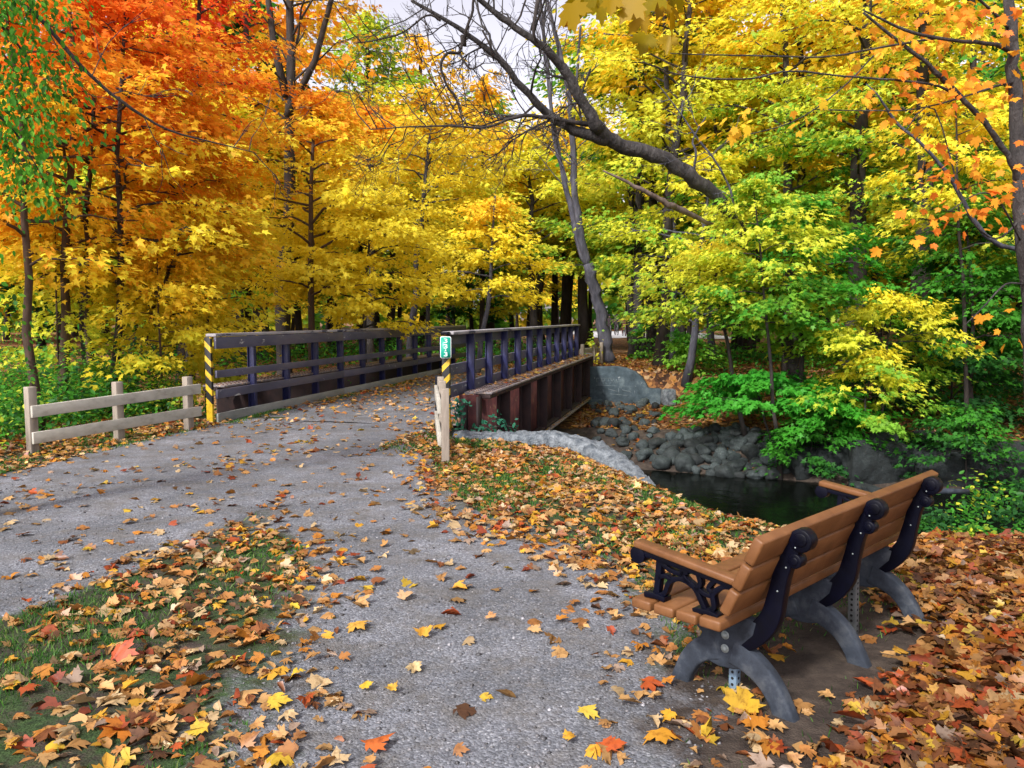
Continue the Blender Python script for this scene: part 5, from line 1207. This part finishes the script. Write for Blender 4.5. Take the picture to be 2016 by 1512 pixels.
b = np.c_[gp, z]; dx = np.stack([np.cos(ang), np.sin(ang), np.zeros(n_)], 1) * wd[:, None]; ln = g.normal(0, .5, (n_, 3)); ln[:, 2] = 1; tp = b + ln * hgt[:, None]; md = b + ln * [.4, .4, .55] * hgt[:, None]
V = np.stack([b - dx, b + dx, md + dx * .8, md - dx * .8, tp], 1).reshape(-1, 3); i = np.arange(n_) * 5
mb = MB(); mb.v.append(V); mb.k = len(V)
mb.l.append((i[:, None] + [0,1,2,3]).ravel().astype(np.int32)); mb.n.extend([4] * n_); mb.l.append((i[:, None] + [3,2,4]).ravel().astype(np.int32)); mb.n.extend([3] * n_)
gc = stops(g.random(n_), [(.02,.07,.015),(.05,.16,.025),(.10,.26,.04),(.22,.26,.09)])
o = mb.build('grass', M['leaf'], col=np.repeat(gc, 5, 0)); tag(o, 'short worn green grass showing between the fallen leaves', 'grass', kind='stuff')
# pebbles
pp = sample(-5.5, 2.6, 1.6, 7.5, 420, lambda x, y: on_lawn(x, y) * (grav(x, y) > .4) * np.where(y < 4.5, 1, .45))
n_ = len(pp); oc = np.array([[1,0,0],[-1,0,0],[0,1,0],[0,-1,0],[0,0,1],[0,0,-1]], float); fc_ = np.array([[0,2,4],[2,1,4],[1,3,4],[3,0,4],[2,0,5],[1,2,5],[3,1,5],[0,3,5]])
s_ = g.gamma(2.2, .0022, n_) + .002; V = oc[None] * (s_[:, None, None] * g.uniform(.6, 1.3, (n_, 6, 1))); an = g.uniform(0, 6.28, n_); c_, sn = np.cos(an)[:, None], np.sin(an)[:, None]
V = np.stack([V[..., 0] * c_ - V[..., 1] * sn, V[..., 0] * sn + V[..., 1] * c_, V[..., 2] * .6], -1) + np.c_[pp, gz(pp[:,0], pp[:,1]) + .001][:, None]
mb = MB().addq(V.reshape(-1, 3), (np.arange(n_)[:, None, None] * 6 + fc_[None]).reshape(-1, 3))
pc = g.uniform(.05, .24, (n_, 1)) * np.array([[1, 1, 1.06]]); pc[g.random(n_) < .06] *= 1.9
o = mb.build('gravel', M['litter'], col=np.repeat(pc, 6, 0)); tag(o, 'loose grey gravel stones on the path', 'gravel', kind='stuff')

# ------------------------------------------------------------------ light
w = bpy.data.worlds.new('World'); SC.world = w; w.use_nodes = True; nt = w.node_tree; nt.nodes.clear()
sky = nt.nodes.new('ShaderNodeTexSky'); sky.sky_type = 'NISHITA'; sky.sun_disc = False
sd = Vector((-.48, -.74, .74)).normalized()
sky.sun_elevation = math.asin(sd.z); sky.sun_rotation = math.atan2(sd.x, sd.y); sky.air_density = 1.; sky.dust_density = 2.5
hs = nt.nodes.new('ShaderNodeHueSaturation'); hs.inputs['Saturation'].default_value = .22; lk(nt, sky.outputs[0], hs.inputs['Color'])
mx = nt.nodes.new('ShaderNodeMix'); mx.data_type = 'RGBA'; mx.blend_type = 'MULTIPLY'; mx.inputs[0].default_value = 1; lk(nt, hs.outputs[0], mx.inputs[6]); mx.inputs[7].default_value = (1.0, .94, 1.0, 1)
bg = nt.nodes.new('ShaderNodeBackground'); bg.inputs['Strength'].default_value = .088; lk(nt, mx.outputs[2], bg.inputs['Color'])
wo = nt.nodes.new('ShaderNodeOutputWorld'); lk(nt, bg.outputs[0], wo.inputs['Surface'])
sl = bpy.data.lights.new('sun', 'SUN'); sl.energy = 1.5; sl.angle = R_(7); sl.color = (1, .965, .92)
so = bpy.data.objects.new('sun', sl); COL.objects.link(so); so.rotation_euler = sd.to_track_quat('Z', 'Y').to_euler()
SC.view_settings.view_transform = 'Standard'; SC.view_settings.look = 'None'; SC.view_settings.gamma = 1
SC.view_settings.exposure = 1.62
SC.render.engine = 'CYCLES'
SC.cycles.max_bounces = 7; SC.cycles.diffuse_bounces = 6; SC.cycles.glossy_bounces = 2; SC.cycles.transmission_bounces = 6; SC.cycles.transparent_max_bounces = 4
SC.cycles.use_denoising = True
